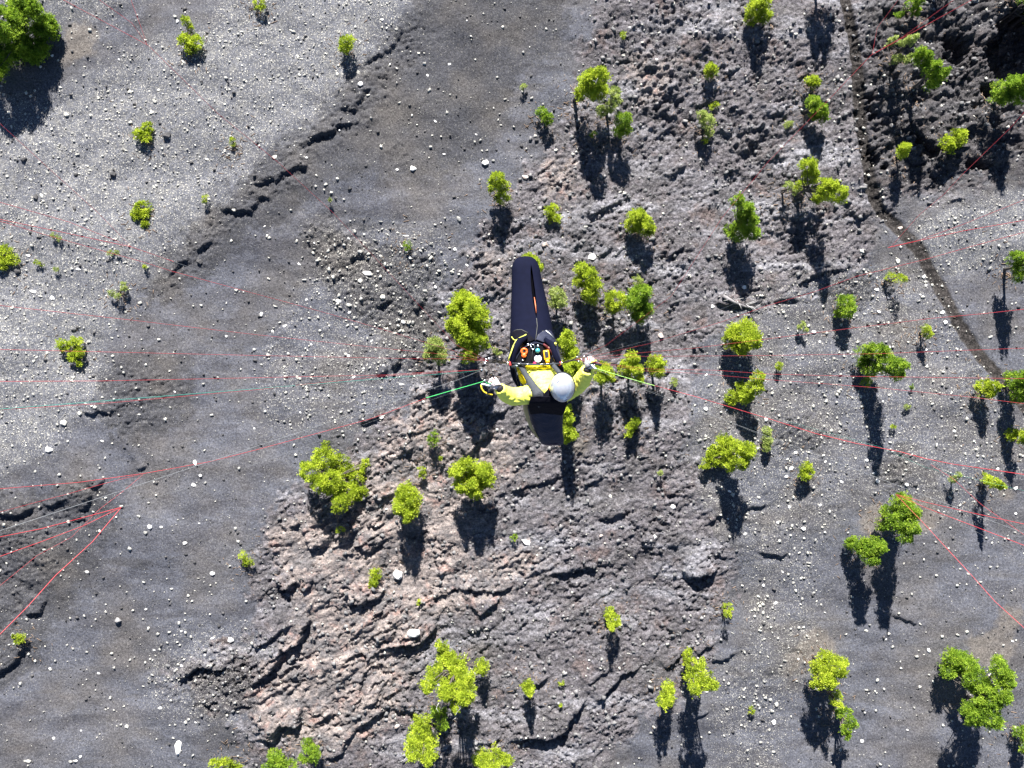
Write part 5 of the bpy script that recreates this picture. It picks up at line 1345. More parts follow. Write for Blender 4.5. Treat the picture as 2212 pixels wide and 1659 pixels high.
# rings of the leg cover: (cy, left, right, depth of axis, half height)
POD = [(124, 826, 858, 8.80, .02), (132, 790, 890, 8.79, .055), (150, 763, 918, 8.78, .085), (175, 745, 935, 8.77, .105), (210, 735, 949, 8.76, .12), (300, 734, 966, 8.73, .13), (400, 733, 990, 8.69, .14),
       (500, 729, 1013, 8.64, .155), (600, 727, 1034, 8.59, .17), (700, 723, 1052, 8.54, .185), (760, 721, 1066, 8.51, .195), (800, 720, 1078, 8.50, .20)]
SEAM = [(124, 845), (190, 884), (300, 892), (400, 903), (500, 915), (600, 926), (700, 925), (760, 920), (800, 918)]
GAP = [(124, 0), (188, 0), (220, 6), (300, 11), (400, 14), (480, 13), (560, 8), (600, 0), (800, 0)]


def surf(rows, cx, cy, lift=0.0):
    l, r, dc, hh = (interp(rows, cy, k) for k in (1, 2, 3, 4))
    c, hw = (l + r) / 2, max((r - l) / 2, 1)
    q = max(-.999, min(.999, (cx - c) / hw))
    return CR(cx, cy, dc - hh * (1 - q * q) ** .42 - lift)


def loft_rows(rows, ys, n=44, seam=None, gap=None, pw=.84):
    verts, faces = [], []
    for y in ys:
        l, r, dc, hh = (interp(rows, y, k) for k in (1, 2, 3, 4))
        c, hw = (l + r) / 2, (r - l) / 2
        if seam:
            s = interp(seam, y, 1); g = interp(gap, y, 1)
            q = max(-.98, min(.98, (s - c) / hw)); t0 = math.acos(q)
            dl = g / max(hw * math.sin(t0), 1)
        else:
            t0, dl = math.pi / 2, 0
        for i in range(n):
            t = t0 + dl + (2 * math.pi - 2 * dl) * i / (n - 1)
            ct, st = math.cos(t), math.sin(t)
            verts.append(CR(c + hw * ct, y, dc - hh * math.copysign(abs(st) ** pw, st)))
    m = len(ys)
    for j in range(m - 1):
        for i in range(n - 1):
            a = j * n + i
            faces.append((a, a + n, a + n + 1, a + 1))
        if not seam:
            faces.append((j * n + n - 1, (j + 1) * n + n - 1, (j + 1) * n, j * n))
    return verts, faces


def patch(name, poly, fn, mat, parent, thick=.004, cuts=3, label=None):
    """a panel with the outline poly (enlargement units) laid on the surface fn(cx, cy)"""
    bm = bmesh.new()
    vs = [bm.verts.new((x, y, 0)) for x, y in poly]
    bm.faces.new(vs)
    bmesh.ops.triangulate(bm, faces=bm.faces[:])
    for _ in range(cuts):
        bmesh.ops.subdivide_edges(bm, edges=bm.edges[:], cuts=1, use_grid_fill=True)
    bm.verts.index_update()
    top = [fn(v.co.x, v.co.y) for v in bm.verts]
    n = len(top)
    verts = top + [p - Vector((0, 0, thick)) for p in top]
    faces = []
    for f in bm.faces:
        ids = [v.index for v in f.verts]
        a, b, c = (top[i] for i in ids[:3])
        if (b - a).cross(c - a).z < 0: ids.reverse()
        faces.append(tuple(ids))
        faces.append(tuple(i + n for i in reversed(ids)))
    for e in bm.edges:
        if len(e.link_faces) == 1:
            i, j = e.verts[0].index, e.verts[1].index
            faces.append((i, j, j + n, i + n))
    bm.free()
    o = mesh_obj(name, verts, faces, mat, parent)
    if label: o['label'] = label
    return o


def ribbon(name, pts, mat, parent, thick=.006, label=None):
    """flat strap through (cx, cy, depth, width in units)"""
    P = []
    for i in range(len(pts) - 1):
        for t in (0, .25, .5, .75):
            P.append(tuple(pts[i][k] * (1 - t) + pts[i + 1][k] * t for k in range(4)))
    P.append(pts[-1])
    verts, faces = [], []
    for i, (x, y, d, w) in enumerate(P):
        a, b = P[max(i - 1, 0)], P[min(i + 1, len(P) - 1)]
        t = Vector((b[0] - a[0], b[1] - a[1])); t.normalize()
        nx, ny = -t.y, t.x
        for s, z in ((-1, 0), (-.5, -thick * .5), (.5, -thick * .5), (1, 0)):
            verts.append(CR(x + nx * w / 2 * s, y + ny * w / 2 * s, d + z))
        for s, z in ((1, thick), (-1, thick)):
            verts.append(CR(x + nx * w / 2 * s, y + ny * w / 2 * s, d + z))
    for i in range(len(P) - 1):
        for k in range(6):
            k2 = (k + 1) % 6
            faces.append((i * 6 + k, i * 6 + k2, (i + 1) * 6 + k2, (i + 1) * 6 + k))
    o = mesh_obj(name, verts, faces, mat, parent)
    if label: o['label'] = label
    return o


# ---------------------------------------------------------------- harness
harness = empty('harness', CR(900, 900, 8.6))
tag(harness, 'dark navy and black paragliding harness with long tapered leg cover', 'harness')
ys = [124, 127, 132, 140, 150, 162, 175, 192, 210, 235] + list(range(260, 801, 20))
v, f = loft_rows(POD, ys, 56, SEAM, GAP)
mesh_obj('leg_cover', v, f, NAVY, harness)
inner = [(y, l + 24, r - 24, d + .05, max(h - .05, .01)) for (y, l, r, d, h) in POD[2:]]
v, f = loft_rows(inner, [150, 175, 210, 300, 400, 500, 600, 700, 800], 32)
mesh_obj('inner_lining', v, f, LININGM, harness)
v, f = tube([surf(inner, 909, 440, .004), surf(inner, 918, 500, .006), surf(inner, 924, 560, .004)], [.003, .006, .003], 8)
mesh_obj('lining_strip', v, f, simple('orange_lining', (.55, .16, .08), .7), harness)

HULL = [(745, 722, 1066, 8.60, .16), (800, 719, 1085, 8.60, .19), (870, 716, 1104, 8.60, .20), (960, 717, 1126, 8.60, .20), (1020, 724, 1138, 8.60, .20), (1080, 745, 1140, 8.60, .20),
        (1140, 782, 1148, 8.55, .20), (1200, 826, 1150, 8.50, .22), (1260, 846, 1142, 8.50, .24), (1320, 862, 1132, 8.55, .24), (1400, 886, 1126, 8.65, .23), (1480, 918, 1128, 8.75, .21), (1545, 950, 1136, 8.85, .17), (1568, 968, 1130, 8.87, .12), (1578, 1000, 1100, 8.88, .03)]
v, f = loft_rows(HULL, [745, 770, 800, 840, 870, 910, 960, 990, 1020, 1050, 1080, 1110, 1140, 1170, 1200, 1230, 1260, 1290, 1320, 1360, 1400, 1440, 1480, 1515, 1545, 1558, 1568, 1574, 1578], 48, pw=.7)
hull = mesh_obj('seat_shell', v, f, GREYF, harness)
patch('back_cover', [(885, 1310), (960, 1325), (1050, 1340), (1118, 1330), (1112, 1400), (1114, 1480), (1118, 1545), (1050, 1562), (985, 1564), (938, 1500), (905, 1410), (888, 1360)],
      lambda x, y: surf(HULL, x, y, .012) + Vector((0, 0, .004 * math.sin(y * .09 + x * .02))), GREYF, harness, .008, 4)  # raised patch for the sunlit part of the black back
v, f = tube([surf(HULL, 960, 1560, .018), surf(HULL, 1010, 1570, .018), surf(HULL, 1070, 1568, .018), surf(HULL, 1128, 1552, .018)], .004, 6)
mesh_obj('piping', v, f, simple('purple_piping', (.10, .05, .07), .8), harness)
ribbon('side_trim', [(834, 1225, 8.26, 34), (842, 1300, 8.32, 34), (858, 1370, 8.42, 30), (886, 1440, 8.54, 24), (916, 1490, 8.66, 18), (942, 1525, 8.74, 12)], TANM, harness, .02, 'beige padded trim along the back')
# rims either side of the cockpit
v, f = tube([CR(850, 745, 8.30), CR(800, 775, 8.24), CR(768, 825, 8.20), CR(748, 880, 8.18), CR(740, 940, 8.19), CR(744, 1000, 8.24), CR(758, 1060, 8.30), CR(790, 1120, 8.36)],
            [.02, .036, .036, .032, .028, .026, .024, .02], 12, flat=.7)
mesh_obj('side_rim', v, f, NAVY, harness)
v, f = tube([CR(990, 760, 8.30), CR(1038, 800, 8.24), CR(1062, 860, 8.20), CR(1082, 910, 8.18), CR(1100, 955, 8.19), CR(1118, 1000, 8.24), CR(1120, 1050, 8.30), CR(1105, 1100, 8.36)],
            [.02, .032, .030, .030, .028, .026, .022, .02], 12, flat=.7)
mesh_obj('side_rim', v, f, NAVY, harness)
pod_s = lambda lift: (lambda x, y: surf(POD, x, y, lift))
patch('hip_flap', [(735, 712), (765, 692), (800, 686), (850, 700), (880, 735), (915, 765), (880, 780), (830, 788), (780, 815), (745, 870), (726, 860), (727, 780)], pod_s(.012), BLACKF, harness, .006, 3)
patch('hip_flap', [(922, 765), (935, 730), (965, 705), (1005, 690), (1040, 700), (1058, 730), (1070, 770), (1078, 800), (1040, 802), (990, 790)], pod_s(.016), GREYF, harness, .006, 3)
for pts in ([(742, 705), (770, 690), (810, 688), (858, 712)], [(925, 765), (940, 728), (975, 700), (1030, 694)], [(926, 600), (932, 660), (925, 720), (918, 770)]):
    v, f = tube([surf(POD, x, y, .014) for x, y in pts], .0028, 5)
    mesh_obj('seam', v, f, simple('seam_thread', (.09, .09, .08), .8), harness)
v, f = tube([surf(POD, x, y, .022) for x, y in ((848, 726), (820, 742), (795, 752), (768, 774))] + [CR(745, 820, 8.14), CR(728, 870, 8.13), CR(716, 905, 8.13), CR(709, 928, 8.15)], .0062, 8)
mesh_obj('zip_cord', v, f, CORDY, harness)
v, f = tube([surf(POD, x, y, .024) for x, y in ((735, 744), (748, 764), (770, 773), (790, 768))], .0052, 7)
mesh_obj('zip_cord', v, f, CORDY, harness)
v, f = tube([surf(POD, 998, 696, .024), surf(POD, 1025, 718, .026), surf(POD, 1054, 747, .026)], .0052, 7)
tag(mesh_obj('pull_cord', v, f, CORDW, harness), label='short white pull cord')
v, f = join([ellipsoid(surf(POD, 1070, 797, .03), .015, .013, .01, 10, 6), tube([surf(POD, 1066, 797, .03), surf(POD, 1074, 785, .04), surf(POD, 1076, 812, .02)], .004, 6)])
mesh_obj('cord_knot', v, f, CORDY, harness)
# deck in front of the belly
def deck(x, y, lift=0.0):
    q = (x - 908) / 160.0
    return CR(x, y, 8.10 - .05 * (1 - q * q) - .00035 * (y - 860) * -1 * .3 - lift)
patch('flight_deck', [(758, 952), (770, 905), (795, 860), (835, 818), (880, 792), (935, 786), (990, 800), (1030, 835), (1052, 885), (1066, 950), (1000, 958), (900, 960), (820, 958)], deck, DECKM, harness, .07, 4)
v, f = tube([deck(x, y, .006) for x, y in ((764, 945), (778, 895), (803, 856), (842, 820), (884, 797), (935, 791), (986, 804), (1024, 838), (1046, 886), (1060, 945))], .005, 6)
mesh_obj('deck_rim', v, f, GREYF, harness)
v, f = tube([deck(978, 800, .012), deck(1000, 815, .014), deck(1030, 850, .012), deck(1045, 880, .01)], [.010, .012, .010, .006], 6)
tag(mesh_obj('deck_strap', v, f, simple('dark_red_webbing', (.10, .012, .016), .7), harness), label='dark red strap')
v, f = tube([CR(742, 948, 8.06), CR(800, 952, 8.02), CR(880, 957, 8.0), CR(960, 958, 8.0), CR(1040, 954, 8.02), CR(1104, 950, 8.06)], .010, 8, flat=1)
mesh_obj('chest_strap', v, f, STRAPM, harness)
for x in (790, 858, 965, 1010):
    v, f = box(CR(x, 954, 7.992), .022, .012, .006, .1 * (x % 3), .002)
    mesh_obj('strap_buckle', v, f, STEEL, harness)
for x in (722, 1106):
    v, f = box(CR(x, 950, 8.08), .022, .040, .03, .3 if x < 900 else -.5, .004)
    mesh_obj('hang_loop', v, f, REDM, harness)

# ---------------------------------------------------------------- person
person = empty('person', CR(930, 1000, 8.35))
tag(person, 'pilot in bright yellow jacket, silver helmet and pale gloves, arms out holding the brakes', 'person')
TOR = [(930, 858, 1052, 8.24, .09), (960, 852, 1062, 8.20, .12), (1000, 848, 1072, 8.17, .135), (1050, 850, 1090, 8.12, .145), (1100, 862, 1118, 8.08, .15), (1150, 880, 1150, 8.04, .15), (1200, 898, 1170, 8.03, .14), (1240, 925, 1165, 8.05, .11), (1262, 960, 1140, 8.08, .07)]
tors, tf = loft_rows(TOR, [930, 945, 960, 980, 1000, 1025, 1050, 1075, 1100, 1125, 1150, 1175, 1200, 1220, 1240, 1254, 1262], 36)
tf = tf + [tuple(range(36)), tuple(16 * 36 + k for k in reversed(range(36)))]
ARM_L = [CR(985, 1180, 8.03), CR(930, 1185, 8.00), CR(870, 1188, 8.00), CR(800, 1200, 8.01), CR(738, 1204, 7.99), CR(695, 1186, 7.93), CR(662, 1160, 7.87), CR(645, 1142, 7.83)]
RAD_L = [.09, .092, .090, .084, .086, .074, .060, .052]
ARM_R = [CR(1100, 1180, 8.03), CR(1160, 1165, 8.00), CR(1205, 1140, 7.97), CR(1245, 1112, 7.94), CR(1275, 1080, 7.90), CR(1296, 1045, 7.84), CR(1310, 1012, 7.78), CR(1316, 998, 7.75)]
RAD_R = [.09, .090, .086, .084, .082, .074, .064, .056]
jk = join([(tors, tf), tube(ARM_L, RAD_L, 16), tube(ARM_R, RAD_R, 16), ellipsoid(CR(1060, 1195, 7.98), .10, .085, .09)])
jacket = mesh_obj('jacket', jk[0], jk[1], JACKETM, person)
remesh(jacket, .009, 4, .0085, 12, 5)
jacket['label'] = 'bright yellow jacket, overexposed where the sun falls on it'
v, f = tube([CR(782, 985, 8.20), CR(798, 1005, 8.17), CR(806, 1045, 8.15), CR(822, 1085, 8.15), CR(838, 1108, 8.17)], [.012, .026, .022, .026, .012], 10)
o = mesh_obj('jacket_hem', v, f, YELM, person); remesh(o, .006, 1, .005, 30, 9)
v, f = join([tube([CR(848, 966, 8.10), CR(890, 972, 8.06), CR(940, 975, 8.05), CR(990, 972, 8.05), CR(1048, 970, 8.10)], [.02, .028, .026, .028, .02], 10)])
o = mesh_obj('jacket_shaded_band', v, f, YELM, person); remesh(o, .006, 1, .006, 28, 12)  # lower jacket folds; their shade is painted in as a deeper yellow
# body under the clothes: one continuous mesh
NECK = CR(1078, 1185, 7.92); HEADC = CR(1120, 1135, 7.80)
bt = [(y, l + 30, r - 30, d, max(h - .03, .03)) for (y, l, r, d, h) in TOR]
v1, f1 = loft_rows(bt, [930, 980, 1050, 1100, 1150, 1200, 1240, 1262], 24)
f1 = f1 + [tuple(range(24)), tuple(7 * 24 + k for k in reversed(range(24)))]
legL = tube([CR(890, 950, 8.30), CR(850, 800, 8.50), CR(835, 640, 8.66), CR(825, 450, 8.82), CR(822, 230, 8.82)], [.10, .085, .065, .058, .05], 12)
legR = tube([CR(1010, 950, 8.30), CR(990, 800, 8.50), CR(965, 640, 8.66), CR(930, 450, 8.82), CR(900, 230, 8.82)], [.10, .085, .065, .058, .05], 12)
hd = ellipsoid(HEADC, .078, .098, .105)
nose = ellipsoid(CR(1108, 1050, 7.88), .012, .02, .018, 10, 8)
body = mesh_obj('body', *join([(v1, f1), legL, legR, tube([CR(1050, 1190, 8.0), NECK, HEADC], [.06, .055, .06], 14), hd, nose,
                               tube(ARM_L[:-1] + [ARM_L[-1]], [r * .62 for r in RAD_L], 12), tube(ARM_R, [r * .62 for r in RAD_R], 12)]), SKIN, person)
remesh(body, .012, 3)
for s in (-1, 1):
    v, f = ellipsoid(CR(1108 + s * 24, 1062, 7.845), .011, .008, .009, 10, 8)
    mesh_obj('eye', v, f, WHITEP, person)
v, f = tube([CR(1085, 1056, 7.925), CR(1108, 1052, 7.93), CR(1130, 1056, 7.925)], [.003, .006, .003], 8)
mesh_obj('mouth', v, f, simple('lips', (.35, .12, .10), .5), person)
# helmet
def helmet():
    vs, fs = [], []
    nu, nv = 48, 22
    tilt = Matrix.Rotation(math.radians(-10), 4, 'Y') @ Matrix.Rotation(math.radians(10), 4, 'X')
    c = CR(1124, 1131, 7.77)
    for j in range(nv + 1):
        th = math.radians(2 + 108 * j / nv)
        for i in range(nu):
            ph = 2 * math.pi * i / nu
            x = .120 * math.sin(th) * math.cos(ph)
            y = .142 * math.sin(th) * math.sin(ph)
            z = .132 * math.cos(th)
            if math.sin(ph) < -.1 and th > 1.2: y *= 1.02
            # a raised spine and two shallow channels
            z += .003 * math.exp(-(x / .02) ** 2) * math.sin(th)
            r = 1 - .02 * math.exp(-((abs(x) - .055) / .009) ** 2) * math.sin(th) ** 2
            vs.append(c + tilt @ Vector((x * r, y * r, z * r)))
    for j in range(nv):
        for i in range(nu):
            i2 = (i + 1) % nu
            fs.append((j * nu + i, (j + 1) * nu + i, (j + 1) * nu + i2, j * nu + i2))
    fs.append(tuple(range(nu)))
    o = mesh_obj('helmet', vs, fs, HELM, person, origin=c)
    o['label'] = 'glossy silver full helmet'
    def on(px, py, pz, k=1.02):
        d = Vector((px / .120, py / .142, pz / .132)).normalized()
        return c + tilt @ Vector((d.x * .120 * k, d.y * .142 * k, d.z * .132 * k))
    def decal(name, u0, u1, v0, v1, rot, mat, k=1.012):
        P_, F_ = [], []
        n = 6
        cu, cv = (u0 + u1) / 2, (v0 + v1) / 2
        for a in range(n + 1):
            for b in range(n + 1):
                u = (u0 + (u1 - u0) * a / n) - cu; w = (v0 + (v1 - v0) * b / n) - cv
                x = cu + u * math.cos(rot) - w * math.sin(rot); y = cv + u * math.sin(rot) + w * math.cos(rot)
                z = .132 * math.sqrt(max(.02, 1 - (x / .12) ** 2 - (y / .142) ** 2))
                P_.append(on(x, y, z, k))
        for a in range(n):
            for b in range(n):
                F_.append((a * (n + 1) + b, (a + 1) * (n + 1) + b, (a + 1) * (n + 1) + b + 1, a * (n + 1) + b + 1))
        mesh_obj(name, P_, F_, mat, o)
    decal('white_patch', .012, .052, -.108, -.082, .55, simple('white_vinyl', (.82, .84, .92), .3))
    decal('blue_patch', .022, .056, -.122, -.108, .55, simple('slate_vinyl', (.16, .20, .34), .4))
    decal('white_patch', -.012, .008, -.098, -.076, .3, simple('pale_blue_vinyl', (.55, .62, .75), .3))
    decal('white_patch', -.030, -.018, -.118, -.104, .3, simple('pale_grey_vinyl', (.5, .52, .6), .3))
    decal('vent', -.040, -.010, .070, .074, .5, SCREEN)
    v, f = ellipsoid(c + Vector((-.112, -.012, -.060)), .016, .026, .03, 14, 8)
    mesh_obj('orange_ear_piece', v, f, ORANGEM, o)
    pts = [c + tilt @ Vector((.118 * math.cos(a), .140 * math.sin(a), -.038)) for a in [2 * math.pi * i / 28 for i in range(29)]]
    v, f = tube(pts, .007, 8)
    mesh_obj('rim', v, f, DECKM, o)
    v, f = tube([c + Vector((-.10, .02, -.05)), c + Vector((-.10, -.03, -.11)), c + Vector((-.06, -.05, -.16))], .009, 8)
    mesh_obj('chin_strap', v, f, BLACKF, o)
helmet()
v, f = tube([CR(1075, 1190, 8.0), CR(1090, 1175, 7.90), CR(1100, 1160, 7.86)], [.085, .075, .07], 18)
tag(mesh_obj('neck_gaiter', v, f, BLACKF, person), label='black neck gaiter under the helmet')


def frame(u, hint):
    u = u.normalized()
    w = (hint - u * hint.dot(u)).normalized()
    return u, w.cross(u), w


def hand(wrist, u, hint, side, name):
    """closed hand: palm, four unequal fingers curled round a grip, thumb from the side of the palm"""
    u, v_, w = frame(u, hint)
    v_ = v_ * side
    T = lambda a, b, c: wrist + u * a + v_ * b + w * c
    parts = [tube([T(-.02, 0, 0), T(.01, 0, 0), T(.05, .002, .002), T(.088, .002, 0)], [.028, .031, .040, .038], 14, flat=.55)]
    lens = [(.040, .026, .020), (.045, .029, .022), (.042, .027, .021), (.033, .021, .018)]
    for k, (a, b, c) in enumerate(lens):
        off = .032 - .0215 * k
        base = T(.082 - .004 * abs(k - 1), off, 0)
        d1 = u * .72 - w * .60 + v_ * (.05 * (1 - k))
        d2 = -u * .35 - w * .93
        d3 = -u * .98 - w * .10
        p1 = base + d1.normalized() * a; p2 = p1 + d2.normalized() * b; p3 = p2 + d3.normalized() * c
        r = .0108 if k < 3 else .0092
        parts.append(tube([base - u * .02, base, p1, p2, p3], [r, r * 1.12, r * 1.05, r * .95, r * .75], 10))
    t0 = T(.022, .034, -.006)
    parts.append(tube([T(.005, .018, -.004), t0, t0 + u * .026 + v_ * .020 - w * .014, t0 + u * .052 + v_ * .006 - w * .034, t0 + u * .062 - v_ * .018 - w * .042], [.014, .0135, .012, .011, .008], 10))
    o = mesh_obj(name, *join(parts), GLOVEM, person)
    remesh(o, .0030, 2)
    # dark gussets between and over the fingers, knuckle pads
    for k in range(3):
        off = .0215 - .0215 * k
        vv, ff = tube([T(.075, off, .004), T(.100, off, -.004), T(.114, off, -.022)], [.004, .0055, .004], 6)
        tag(mesh_obj('finger_gusset', vv, ff, simple('dark_red_gusset', (.10, .012, .015), .8), o))
    vv, ff = tube([T(.010, -.028, .012), T(.026, -.010, .021), T(.040, .008, .023), T(.052, .028, .013)], [.004, .006, .006, .004], 8)
    mesh_obj('back_band', vv, ff, GLOVEB, o)
    vv, ff = tube([T(-.055, 0, 0), T(-.03, 0, 0), T(-.005, 0, 0), T(.012, 0, 0)], [.044, .043, .038, .034], 16, flat=.8)
    mesh_obj('glove_cuff', vv, ff, GLOVEB, o)
    return T


wl = CR(640, 1134, 7.82); ul = (CR(600, 1088, 7.79) - wl)
TL = hand(wl, ul, Vector((.05, .25, 1)), 1, 'glove')
wr_ = CR(1316, 992, 7.74); ur = (CR(1330, 940, 7.70) - wr_)
TR = hand(wr_, ur, Vector((.05, .1, 1)), -1, 'glove')


# straps over the jacket
def tsurf(lift):
    return lambda x, y: surf(TOR, x, min(y, 1255), lift)
tz = lambda x, y, lift: H - surf(TOR, x, y, lift).z
ribbon('shoulder_strap', [(790, 945, 8.05, 34), (818, 995, 8.03, 40), (850, 1045, 8.0, 46), (880, 1090, 7.955, 52), (905, 1135, 7.92, 66), (935, 1180, 7.885, 84), (965, 1225, 7.90, 96), (985, 1270, 8.0, 100)], STRAPM, harness, .016)
ribbon('shoulder_strap', [(1042, 945, 8.05, 34), (1062, 975, 8.0, 36), (1088, 1005, 7.96, 38), (1118, 1045, 7.91, 44), (1140, 1090, 7.89, 50), (1140, 1150, 7.88, 60), (1125, 1220, 7.92, 70)], STRAPM, harness, .016)
patch('back_panel', [(912, 1165), (935, 1120), (985, 1180), (1008, 1150), (1040, 1080), (1080, 1090), (1160, 1180), (1168, 1225), (1140, 1262), (1040, 1262), (930, 1262), (900, 1215)], tsurf(.012), BLACKF, harness, .02, 4)
patch('back_panel', [(880, 1205), (960, 1200), (1060, 1200), (1165, 1205), (1160, 1260), (1142, 1320), (1120, 1350), (1000, 1330), (880, 1340), (862, 1290), (872, 1240)], lambda x, y: CR(x, y, float(np.interp(y, [1200, 1250, 1290, 1350], [7.85, 7.88, 8.02, 8.29]))), BLACKF, harness, .05, 4)
v, f = tube([CR(770, 1010, 8.30), CR(795, 1060, 8.28), CR(815, 1110, 8.26), CR(840, 1150, 8.24)], .008, 6)
mesh_obj('side_strap', v, f, STRAPM, harness)
v, f = tube([CR(752, 1000, 8.32), CR(768, 1060, 8.30), CR(790, 1120, 8.30)], .005, 6)
mesh_obj('side_strap', v, f, STRAPM, harness)
v, f = tube([CR(735, 975, 8.14), CR(770, 968, 8.10), CR(800, 978, 8.10)], [.012, .018, .010], 8)
mesh_obj('hip_buckle', v, f, simple('dark_steel', (.10, .12, .13), .35, metal=.8), harness)

# ---------------------------------------------------------------- instruments on the deck
def torus(c, R, r, M=None, n=28, k=8, arc=(0, 2 * math.pi)):
    M = M or Matrix.Identity(4)
    pts = [Vector(c) + M @ Vector((R * math.cos(a), R * math.sin(a), 0)) for a in np.linspace(arc[0], arc[1], n)]
    return tube(pts, r, k)


def disc(c, R, h, n=28):
    c = Vector(c)
    return tube([c - Vector((0, 0, h)), c, c + Vector((0, 0, .0001))], [R, R, R * .93], n)


p = deck(937, 912, .012)
vario = empty('dial_instrument', p)
mesh_obj('case', *disc(p, .040, .018), GREYF, vario)
mesh_obj('dial', *disc(p + Vector((0, 0, .003)), .0365, .004), WHITEP, vario)
parts = []
for k in range(12):
    a = k * math.pi / 6
    parts.append(box(p + Vector((math.cos(a) * .029, math.sin(a) * .029, .004)), .008, .0028, .0014, a))
tag(mesh_obj('dial_marks', *join(parts), SCREEN, vario, smooth=False), kind='stuff')
mesh_obj('needle', *join([box(p + Vector((-.003, -.010, .0055)), .004, .026, .0015, .35), box(p + Vector((.008, .004, .0055)), .005, .016, .0015, -.9), box(p + Vector((-.012, .006, .0055)), .005, .016, .0015, .8)]), SCREEN, vario, smooth=False)
tag(vario, 'round white dial instrument with dark markings at the rear middle of the deck', 'instrument')

p = deck(935, 851, .012)
comp = empty('ball_compass', p)
mesh_obj('base', *disc(p, .029, .012), DECKM, comp)
mesh_obj('ball', *ellipsoid(p + Vector((0, 0, .004)), .025, .025, .022), TEAL, comp)
tag(comp, 'small teal glass ball compass ahead of the white dial', 'compass')

p = deck(1003, 884, .016)
gps = empty('gps_receiver', p)
rz = math.radians(8)
mesh_obj('body', *join([box(p, .060, .098, .022, rz, .007), box(p + Vector((.010, -.062, 0)), .040, .030, .020, rz, .007)]), AMBERM, gps)
mesh_obj('screen', *box(p + Vector((0, .004, .0115)), .036, .062, .003, rz, .001), SCREEN, gps)
mesh_obj('lanyard_ring', *torus(p + Vector((.010, -.064, .011)), .008, .003), AMBERM, gps)
tag(gps, 'amber yellow handheld satellite receiver with a dark screen', 'gps')

p = deck(831, 856, .014)
cut = empty('hook_knife', p)
mesh_obj('handle', *torus(p, .026, .011, n=30, k=10), ORANGEM, cut)
mesh_obj('grip', *ellipsoid(p + Vector((-.002, -.042, 0)), .026, .022, .013, 16, 10), ORANGEM, cut)
mesh_obj('blade', *box(p + Vector((.0, .0, .004)), .034, .006, .003, -.6), SCREEN, cut)
tag(cut, 'bright orange hook knife in two rounded lobes on the left of the deck', 'knife')

p = deck(895, 815, .012)
kar = empty('carabiner', p)
pts = [p + Vector(q) for q in ((-.020, .020, 0), (.012, .012, .004), (.022, .004, .004), (.018, -.028, 0), (.004, -.034, 0), (-.012, -.026, 0), (-.020, .020, 0))]
mesh_obj('loop', *tube(pts, .0042, 8), STEEL, kar)
tag(kar, 'silver carabiner loop at the front of the deck', 'carabiner')
v, f = tube([deck(896, 842, .012), deck(893, 880, .012), deck(888, 925, .012)], .003, 6)
mesh_obj('tether', v, f, STRAPM, kar)
for (x, y, r, mt, nm, lab) in ((862, 803, .010, STEEL, 'snap_hook', 'small silver snap hook at the front left of the deck'), (936, 812, .009, STEEL, 'key_ring', 'little bright ring between carabiner and compass'),
                               (820, 921, .009, STEEL, 'press_stud', 'shiny press stud below the orange knife'), (912, 946, .012, simple('magenta_plastic', (.45, .02, .12), .4), 'zip_pull', 'magenta zip pull beside the white dial')):
    p = deck(x, y, .012)
    tag(mesh_obj(nm, *join([torus(p, r, .0035, n=14, k=6), ellipsoid(p, r * .8, r * .6, .005, 10, 6)]), mt), lab, nm.replace('_', ' '))

# ---------------------------------------------------------------- risers, brakes and lines
def dl_(px): return (.22 + 4.126) / ((CX - px) / F + .543)
def dr_(px): return (.608 + 3.69) / ((px - CX) / F + .486)


def line(pts, side, mat, r, parent, ends=None):
    """measured points on the picture grid; depth follows the run from riser to wing"""
    out = []
    for q in pts:
        if len(q) == 3: out.append(dp(*q)); continue
        d = dl_(q[0]) if side < 0 else dr_(q[0])
        out.append(dp(q[0], q[1], max(.8, min(7.6, d))))
    if len(pts[-1]) == 2:                       # carry the run on, up to where the wing is
        a, b = out[-2], out[-1]
        t = (b - a).normalized()
        out.append(b + t * min(4.0, max(0.0, (H - .7 - b.z) / max(t.z, .2))))
    v, f = tube(out, r * .6, 5, cap=False)
    return mesh_obj('line', v, f, mat, parent)


RL, RR = (1056, 780, 7.6), (1243, 777, 7.58)
left = empty('suspension_lines', dp(*RL))
tag(left, 'red suspension lines fanning out to the left from the pilot', 'lines', 'lines of the paraglider')
right = empty('suspension_lines', dp(*RR))
tag(right, 'red suspension lines fanning out to the right from the pilot', 'lines', 'lines of the paraglider')
for (pts, mt, r) in (
        ([RL, (985, 745), (720, 460), (600, 350), (470, 245), (320, 98), (137, 0)], LINE_RED, .0019),
        ([(318, 97), (285, 50), (215, 0)], LINE_RED, .0016), ([(318, 97), (305, 60), (283, 0)], LINE_RED, .0014),
        ([RL, (960, 752), (828, 712), (708, 677), (553, 635), (375, 587), (312, 567), (215, 540), (90, 505), (0, 478)], LINE_RED, .0017),
        ([(375, 565), (285, 534), (140, 503), (0, 474)], LINE_RED, .0021), ([(283, 533), (150, 480), (0, 437)], LINE_RED, .0016),
        ([RL, (900, 735), (600, 640), (450, 592), (375, 565)], LINE_GREY, .0013), ([(283, 533), (212, 460), (90, 350), (0, 267)], LINE_RED, .0014),
        ([RL, (965, 766), (853, 755), (553, 723), (270, 690), (0, 660)], LINE_RED, .0015),
        ([RL, (985, 775), (900, 775), (553, 768), (300, 762), (0, 755)], LINE_RED, .0015),
        ):
    line(pts, -1, mt, r, left)
BL = (1041, 799, 7.55)                         # the pulley above the left hand
line([BL, (940, 803), (830, 810), (553, 816), (220, 823), (0, 824)], -1, LINE_RED, .0017, left)
